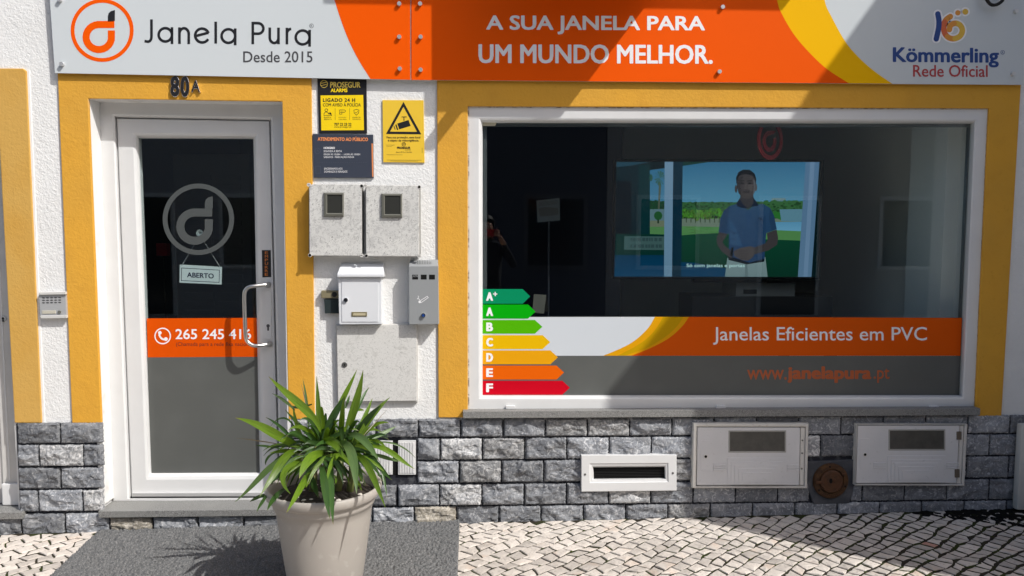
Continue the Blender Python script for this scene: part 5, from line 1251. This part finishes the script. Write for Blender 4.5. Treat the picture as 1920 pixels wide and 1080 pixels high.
L = [
 ([(655, 535), (560, 330), (395, 255), (246, 100)], 92, -.10, None, .2), ([(500, 620), (330, 560), (230, 440), (3, 398)], 100, -.12, None, .3), ([(545, 665), (480, 560), (440, 440), (420, 305)], 58, .02, None, .7),
 ([(612, 620), (615, 430), (605, 300), (592, 98)], 62, .12, None, .5), ([(660, 560), (740, 330), (820, 200), (884, 50)], 62, .08, None, .3), ([(790, 580), (830, 430), (900, 250), (929, 52)], 92, -.02, None, .15),
 ([(772, 590), (768, 470), (780, 380), (791, 243)], 68, -.08, None, .5), ([(640, 560), (690, 420), (750, 330), (795, 245)], 92, -.02, D_, .5), ([(850, 620), (940, 450), (1020, 340), (1123, 250)], 66, .06, None, .3),
 ([(850, 580), (920, 450), (960, 350), (996, 255)], 54, .1, None, .4), ([(840, 560), (930, 450), (990, 360), (1062, 306)], 70, -.03, D_, .2), ([(800, 540), (860, 380), (920, 240), (973, 177)], 48, .14, D_, .2),
 ([(760, 580), (850, 560), (870, 740), (882, 948)], 98, -.36, B_, .05), ([(830, 525), (900, 500), (980, 600), (1042, 710)], 82, -.12, B_, -.1), ([(865, 660), (950, 660), (1010, 850), (1090, 1045)], 72, -.33, None, -.15),
 ([(590, 595), (660, 500), (730, 590), (805, 700)], 84, -.14, None, .1), ([(650, 660), (560, 640), (500, 730), (466, 838)], 100, -.26, None, .1), ([(455, 640), (370, 620), (300, 790), (180, 968)], 84, -.30, None, .1),
 ([(420, 690), (280, 670), (180, 860), (2, 1008)], 66, -.10, B_, .2), ([(500, 720), (350, 720), (300, 850), (405, 950)], 66, -.26, None, -.3), ([(520, 800), (520, 840), (450, 950), (375, 1085)], 66, -.37, None, .0),
 ([(620, 740), (650, 800), (650, 960), (690, 1130)], 78, -.38, D_, .1), ([(700, 690), (690, 820), (700, 980), (712, 1170)], 66, -.39, D_, -.1), ([(950, 610), (1080, 570), (1180, 700), (1300, 768)], 62, -.04, None, .1),
 ([(990, 580), (1120, 555), (1230, 600), (1308, 690)], 22, .05, B_, .1), ([(930, 570), (1030, 540), (1110, 490), (1168, 460)], 48, .08, B_, .2), ([(980, 660), (1060, 670), (1120, 700), (1192, 714)], 44, .0, B_, .1),
 ([(930, 660), (1010, 690), (1070, 790), (1135, 848)], 60, -.08, D_, .1), ([(320, 590), (220, 570), (110, 555), (12, 545)], 14, .02, Y_, .1), ([(535, 420), (520, 330), (505, 230), (480, 158)], 12, .1, Y_, .1),
 ([(535, 480), (530, 340), (515, 220), (493, 120)], 30, .12, B_, .3), ([(470, 620), (380, 500), (320, 440), (225, 395)], 40, .1, D_, .3), ([(470, 560), (420, 390), (340, 350), (255, 465)], 22, .04, D_, .1),
 ([(520, 660), (400, 620), (320, 640), (250, 655)], 48, .0, None, .3), ([(930, 530), (990, 460), (1050, 400), (1107, 332)], 11, .1, Y_, .1), ([(1040, 720), (1075, 780), (1085, 880), (1102, 972)], 30, -.05, D_, .1),
 ([(370, 910), (310, 940), (260, 1000), (235, 1070)], 54, -.30, D_, .2), ([(540, 770), (550, 850), (590, 920), (605, 975)], 66, -.2, D_, .1), ([(435, 345), (390, 290), (330, 250), (270, 222)], 34, .1, B_, .2),
 ([(860, 840), (890, 850), (905, 890), (918, 925)], 34, -.16, None, .1), ([(560, 560), (500, 470), (440, 430), (365, 340)], 46, .08, D_, .3), ([(700, 560), (712, 480), (720, 440), (715, 400)], 40, -.05, D_, .3),
 ([(520, 700), (420, 760), (300, 800), (258, 890)], 50, -.08, D_, .3), ([(330, 620), (230, 600), (190, 600), (150, 598)], 24, .03, D_, .2), ([(300, 650), (240, 660), (215, 720), (225, 740)], 26, .0, D_, .2),
 ([(480, 690), (400, 640), (330, 640), (230, 790)], 40, .05, D_, .3), ([(245, 950), (180, 960), (140, 985), (110, 1005)], 40, .03, D_, .2), ([(255, 930), (215, 980), (180, 1030), (160, 1078)], 34, -.27, D_, .2),
 ([(800, 330), (815, 290), (825, 260), (830, 235)], 30, .12, D_, .2), ([(850, 350), (880, 340), (910, 335), (940, 345)], 34, .1, None, .2), ([(545, 770), (540, 810), (530, 860), (515, 905)], 54, -.22, None, .1),
 ([(640, 800), (650, 880), (655, 960), (660, 1010)], 52, -.33, D_, .3), ([(700, 820), (745, 800), (735, 880), (722, 880)], 26, -.2, None, .3), ([(560, 300), (470, 330), (430, 320), (400, 318)], 36, .1, D_, .4),
]
for c, w, dy, mt, tl_ in L: leaf(c, w, dy, mt, tl_, y0=lr.uniform(-.03, .04))
for i in range(62):                                   # inner leaves that close the crown
    bx, by = lr.choice([(560, 650), (640, 640), (780, 640), (850, 650), (700, 660)]); a = math.radians(lr.uniform(-185, 5)); ln = lr.uniform(150, 320)
    tx, ty = bx + ln * math.cos(a) * 1.25, by + ln * math.sin(a) * .8; drop = lr.uniform(20, 140) * abs(math.cos(a))
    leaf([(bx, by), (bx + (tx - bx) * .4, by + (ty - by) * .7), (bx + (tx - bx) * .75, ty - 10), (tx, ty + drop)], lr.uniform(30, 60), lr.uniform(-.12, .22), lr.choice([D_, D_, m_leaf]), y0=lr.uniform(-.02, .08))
for i in range(44):                                   # low dark leaves inside the rim
    bx, by = lr.choice([(560, 680), (780, 670), (660, 690)]); s_ = lr.choice([-1, 1]); tx = bx + s_ * lr.uniform(120, 320)
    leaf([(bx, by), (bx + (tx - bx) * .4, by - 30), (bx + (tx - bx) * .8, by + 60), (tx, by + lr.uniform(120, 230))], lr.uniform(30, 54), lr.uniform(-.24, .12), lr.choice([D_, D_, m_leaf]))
for i in range(20):                                   # long arching blades all round
    bx, by = lr.choice([(565, 640), (650, 620), (770, 630), (845, 640)]); a = math.radians(lr.uniform(-172, -8)); ln = lr.uniform(230, 400)
    tx, ty = bx + ln * math.cos(a), by + ln * math.sin(a) * .85; drop = lr.uniform(30, 160) * abs(math.cos(a)) ** .7
    if ty + drop < 190: continue
    leaf([(bx, by), (bx + (tx - bx) * .35, by + (ty - by) * .65), (bx + (tx - bx) * .72, ty + drop * .1), (tx, ty + drop)], lr.uniform(34, 54), lr.uniform(-.14, .2), lr.choice([D_, m_leaf, m_leaf]), y0=lr.uniform(-.02, .05))
m_stem = M('leaf_base_stem', (.17, .20, .06), .6, mottle=[(30, .5, .7, (.30, .24, .12))])
for bx, tx in ((570, 560), (660, 650), (770, 740), (850, 830)):
    p0 = P(*Zp(tx, 950), PY); p1 = P(*Zp(bx, 640), PY); p0.z = PZ - .06
    mb = MB(); mb.tube([p0, p0.lerp(p1, .5) + Vector((.006, -.004, 0)), p1], [.018, .015, .012], 10); mb.build('stem', m_stem, plant, smooth=True)

# ================================================================== JUST ABOVE AND BESIDE THE PICTURE
cb = thing('cable_loop', 'black cable loop hanging at the top right corner of the slogan board', 'cable', P(1865, -8, -.06))
q = P(1865, -12, -.065); mb = MB(); mb.tube([(q.x + .052 * math.cos(t), q.y + .004 * math.sin(3 * t), q.z + .058 * math.sin(t)) for t in [math.radians(95 + i * 12) for i in range(30)]] + [(q.x + .02, -.03, q.z + .12), (q.x + .02, -.006, q.z + .4)], .0085, 10); mb.build('cable', m_rubber, cb, smooth=True)
dp = thing('drain_pipe', 'short white drain pipe casing at the right end of the stone base', 'pipe', P(1935, 958, -.04))
a = P(1913, 795, -.07); b = P(1908, 957, -.07); mb = MB(); mb.box(min(a.x, b.x) + .004, min(a.x, b.x) + .11, -.075, -.03, b.z, a.z, .018); mb.build('casing', M('off_white_metal', (.55, .545, .51), .5), dp, auto=50)

bal = MB(); sx = lambda px, py: P(px, py, SY)
z_b = sx(1465, 22).z + SUN_B * (.45 + SY); x_l = sx(605, 10).x + SUN_A * (.45 + SY); x_r = sx(1465, 22).x + SUN_A * (.45 + SY)
bal.box(x_l, x_r, -.45, -.001, z_b, z_b + .16, .006)
balo = bal.build('balcony_slab', m_plaster, shop)
mb = MB(); n = 22
for i in range(n + 1):
    x = x_l + .03 + (x_r - x_l - .06) * i / n; mb.rod((x, -.42, z_b + .16), (x, -.42, z_b + 1.1), .008, 8)
mb.box(x_l, x_r, -.44, -.40, z_b + 1.1, z_b + 1.13, .004); mb.build('balcony_railing', M('dark_painted_iron', (.03, .035, .03), .5), shop)
ac = thing('air_conditioner', 'white outdoor air conditioning unit on wall brackets under the balcony', 'air conditioner', (.6, -.25, 2.85))
s1 = .40; q = P(807, 215, SY); ax0 = q.x + SUN_A * (s1 + SY); azb = P(800, 221, 0).z + SUN_B * s1; q2 = P(1050, 205, 0); ax1 = q2.x + SUN_A * s1
mb = MB(); mb.box(ax0, ax1, -s1, -.10, azb, min(azb + .52, z_b - .04), .012); mb.build('casing', M('ac_white', (.70, .70, .68), .4), ac)
mb = MB(); mb.lathe((ax0 + .27, -s1, azb + .26), [(.20, .0), (.20, -.006), (.19, -.008), (.18, -.002), (.02, -.006), (.001, -.006)], 36, axis='y'); mb.build('fan_grille', m_bezel, ac)
for xb in (ax0 + .10, ax1 - .14):
    mb = MB(); mb.box(xb, xb + .05, -s1 - .075, -.001, azb - .045, azb - .002, .003); mb.box(xb + .004, xb + .046, -.05, -.001, azb - .001, azb + .30, .003); mb.build('bracket', M('ac_white', (.70, .70, .68), .4), ac)

# the neighbouring house that steps forward on the right and shades that half
nh = thing('neighbour_house', 'white neighbouring house with projecting eave that steps forward on the right', 'house', (4.5, -.7, 0))
NX = 3.70
def caster(px, py, y): p = P(px, py, y); t = (NX - p.x) / SUN_A; return t - y, p.z + SUN_B * t
pr_ = [caster(1640, 0, SY), caster(1530, 155, SY), caster(1250, 596, .048), caster(1140, 735, .046)]
top_ = [(0.0015, pr_[0][1] + .05)] + pr_
sE, zE = pr_[-1]; top_.append((sE + .06, zE - .01))
poly = [(s, z) for s, z in top_]; th_ = .11
mb = MB(); vs = []
for x in (NX, NX + 3.2):
    vs += [(x, -s, z) for s, z in poly] + [(x, -s, z - th_) for s, z in poly[::-1]]
n = len(poly) * 2; fs = [tuple(range(n))[::-1], tuple(range(n, 2 * n))] + [(i, (i + 1) % n, n + (i + 1) % n, n + i) for i in range(n)]
mb.add(vs, fs); mb.build('roof', M('terracotta_roof', (.30, .13, .07), .85, bump=(30, .4, .01)), nh)
sW = caster(1282, 880, -.028)[0]; zmin = min(z for s, z in poly) - th_ - .004
mb = MB(); mb.box(NX + .006, NX + 3.1, -sW, -.0015, -.3, zmin, .0); mb.build('wall', m_wall, nh)
mb = MB(); mb.box(NX + .002, NX + .0055, -sW, -.0016, -.3, .55); mb.box(NX + .002, NX + 3.1, -sW - .012, -sW - .0005, -.3, .55); mb.build('stone_base', m_br, nh)
mb = MB(); mb.box(NX + .8, NX + 1.7, -sW - .03, -sW - .001, .02, 2.15, .004); mb.build('door', M('dark_green_door', (.02, .06, .04), .4), nh)

# the far side of the street, seen mirrored in the panes
mb = MB(); mb.box(-14, 16, -9.6, -8.4, -.14, -.02, .01); mb.build('far_pavement', M('kerb_limestone', (.42, .40, .36), .8), kind='structure')
def far_house(x0, x1, h, col, label, seed):
    r = random.Random(seed); t = thing('street_house', label, 'house', ((x0 + x1) / 2, -10.5, -.02), 'houses across the street')
    mb = MB(); mb.box(x0, x1, -14, -9.6, -.02, h); mb.build('wall', M('far_wall_%d' % seed, col, .9, bump=(40, .3, .004)), t)
    mb = MB(); mb.box(x0, x1, -14.2, -9.35, h + .002, h + .16, .02); mb.build('roof', M('terracotta_roof', (.30, .13, .07), .85), t)
    n = max(1, int((x1 - x0) / 1.7))
    for fl in range(2):
        for i in range(n):
            x = x0 + (i + .5) * (x1 - x0) / n; z0, z1 = (.9, 2.1) if fl == 0 else (3.6, 4.9); w_ = .5
            if fl == 0 and i == n // 2: z0 = .0
            mb = MB(); mb.box(x - w_ - .08, x + w_ + .08, -9.6, -9.56, z0 - .08, z1 + .08, .005); f = mb.build('window' if z0 > 0 else 'door', M('far_trim_%d' % seed, (.10, .10, .11) if seed == 2 else (.62, .62, .60), .6), t)
            mb = MB(); mb.box(x - w_, x + w_, -9.56, -9.54, z0, z1); mb.build('pane' if z0 > 0 else 'door_leaf', M('far_pane', (.015, .018, .02), .1), f)
far_house(-9, -3.2, 5.9, (.34, .34, .35), 'grey two-storey house across the street', 1)
far_house(-3.25, 2.25, 6.2, (.075, .08, .10), 'dark blue-grey two-storey house straight across the street', 2)
far_house(2.26, 9, 5.8, (.38, .37, .35), 'pale beige two-storey house across the street', 3)

# the photographer, mirrored at the left edge of the shop window
ph = thing('person', 'person in dark jacket holding up a red phone with both hands, mirrored in the pane', 'person', (.05, -4.45, -.12))
def skinned(nodes, edges, root):
    me = bpy.data.meshes.new('body_cage'); me.from_pydata([n[0] for n in nodes], edges, []); o = bpy.data.objects.new('body_cage', me); COL.objects.link(o)
    md = o.modifiers.new('skin', 'SKIN'); md.use_smooth_shade = True
    for i, n in enumerate(nodes):
        r = n[1] if isinstance(n[1], tuple) else (n[1], n[1]); me.skin_vertices[0].data[i].radius = r; me.skin_vertices[0].data[i].use_root = (i == root)
    o.modifiers.new('sub', 'SUBSURF').levels = 2
    dg = bpy.context.evaluated_depsgraph_get(); ev = bpy.data.meshes.new_from_object(o.evaluated_get(dg)); bpy.data.objects.remove(o)
    return [v.co.copy() for v in ev.vertices], [tuple(p.vertices) for p in ev.polygons]
Bx, By = .06, -4.47
nodes = [((Bx, By, .86), (.15, .11)), ((Bx, By, 1.08), (.14, .10)), ((Bx, By + .01, 1.28), (.165, .11)), ((Bx, By + .01, 1.41), (.09, .08)), ((Bx, By + .02, 1.47), .055), ((Bx, By + .03, 1.55), (.075, .088)), ((Bx, By + .03, 1.645), (.07, .085)),
 ((Bx + .17, By + .02, 1.35), .062), ((Bx + .31, By + .10, 1.13), .046), ((Bx + .17, By + .33, 1.40), .034), ((Bx + .125, By + .37, 1.485), (.03, .018)),
 ((Bx - .17, By + .02, 1.35), .062), ((Bx - .31, By + .10, 1.13), .046), ((Bx - .13, By + .33, 1.40), .034), ((Bx - .085, By + .37, 1.485), (.03, .018)),
 ((Bx + .09, By, .80), .095), ((Bx + .10, By + .01, .42), .062), ((Bx + .10, By - .01, -.035), .045), ((Bx + .11, By + .13, -.105), .038),
 ((Bx - .09, By, .80), .095), ((Bx - .10, By + .01, .42), .062), ((Bx - .10, By - .01, -.035), .045), ((Bx - .11, By + .13, -.105), .038)]
edges = [(0, 1), (1, 2), (2, 3), (3, 4), (4, 5), (5, 6), (2, 7), (7, 8), (8, 9), (9, 10), (2, 11), (11, 12), (12, 13), (13, 14), (0, 15), (15, 16), (16, 17), (17, 18), (0, 19), (19, 20), (20, 21), (21, 22)]
bv, bf = skinned(nodes, edges, 0)
m_jack = M('dark_jacket', (.012, .014, .022), .8, bump=(30, .3, .004)); m_skin = M('skin', (.42, .23, .16), .5); m_jean = M('dark_jeans', (.02, .03, .06), .85); m_shoe = M('black_shoes', (.015, .015, .015), .5)
fm = []
for f_ in bf:
    c = sum((bv[i] for i in f_), Vector()) / len(f_)
    hand = c.y > By + .33 and c.z > 1.38
    fm.append(1 if (hand or (c.z > 1.44 and abs(c.x - Bx) < .12 and c.y < By + .2)) else (3 if c.z < -.03 else (2 if c.z < .84 else 0)))
mesh_obj('body', bv, bf, None, ph, mats=[m_jack, m_skin, m_jean, m_shoe], fm=fm, smooth=True)
mb = MB(); b = bmesh.new(); bmesh.ops.create_uvsphere(b, u_segments=20, v_segments=12, radius=1)
for v in list(b.verts):
    v.co = Vector((Bx + v.co.x * .083, By + .02 + v.co.y * .098, 1.615 + v.co.z * .10))
bmesh.ops.delete(b, geom=[v for v in b.verts if v.co.y > By + .075 and v.co.z < 1.655 or v.co.z < 1.54], context='VERTS'); mb.bm(b); mb.build('hair', M('dark_hair', (.02, .014, .01), .6), ph, smooth=True)
mb = MB()
for s in (-1, 1):
    mb.lathe((Bx + s * .03, By + .108, 1.585), [(.001, .008), (.008, .006), (.011, 0)], 12, axis='y')
mb.rod((Bx, By + .105, 1.585), (Bx, By + .135, 1.555), .008, 8, r2=.013); mb.build('face_features', m_skin, ph, smooth=True)
for s, hx in ((1, Bx + .125), (-1, Bx - .085)):
    for k in range(4):
        z = 1.475 + k * .019; x0 = hx; mb = MB(); ln = (.052, .06, .057, .046)[k]
        mb.tube([(x0, By + .375, z), (x0 - s * .012, By + .405, z + .004), (x0 - s * ln * .6, By + .412, z + .006), (x0 - s * ln, By + .405, z + .006)], [.009, .0085, .008, .006], 8); mb.build('finger', m_skin, ph, smooth=True)
    mb = MB(); mb.tube([(hx, By + .36, 1.475), (hx - s * .022, By + .365, 1.487), (hx - s * .045, By + .372, 1.50)], [.011, .010, .007], 8); mb.build('thumb', m_skin, ph, smooth=True)
phn = thing('red_phone', 'red mobile phone held up sideways by the photographer', 'phone', (.09, By + .392, 1.51))
mb = MB(); mb.box(.008, .168, By + .386, By + .396, 1.474, 1.552, .003); mb.build('case', M('red_phone_case', (.45, .015, .02), .35), phn)
mb = MB(); mb.box(.018, .05, By + .396, By + .399, 1.512, 1.545, .001); mb.build('lens_plate', m_black, phn)
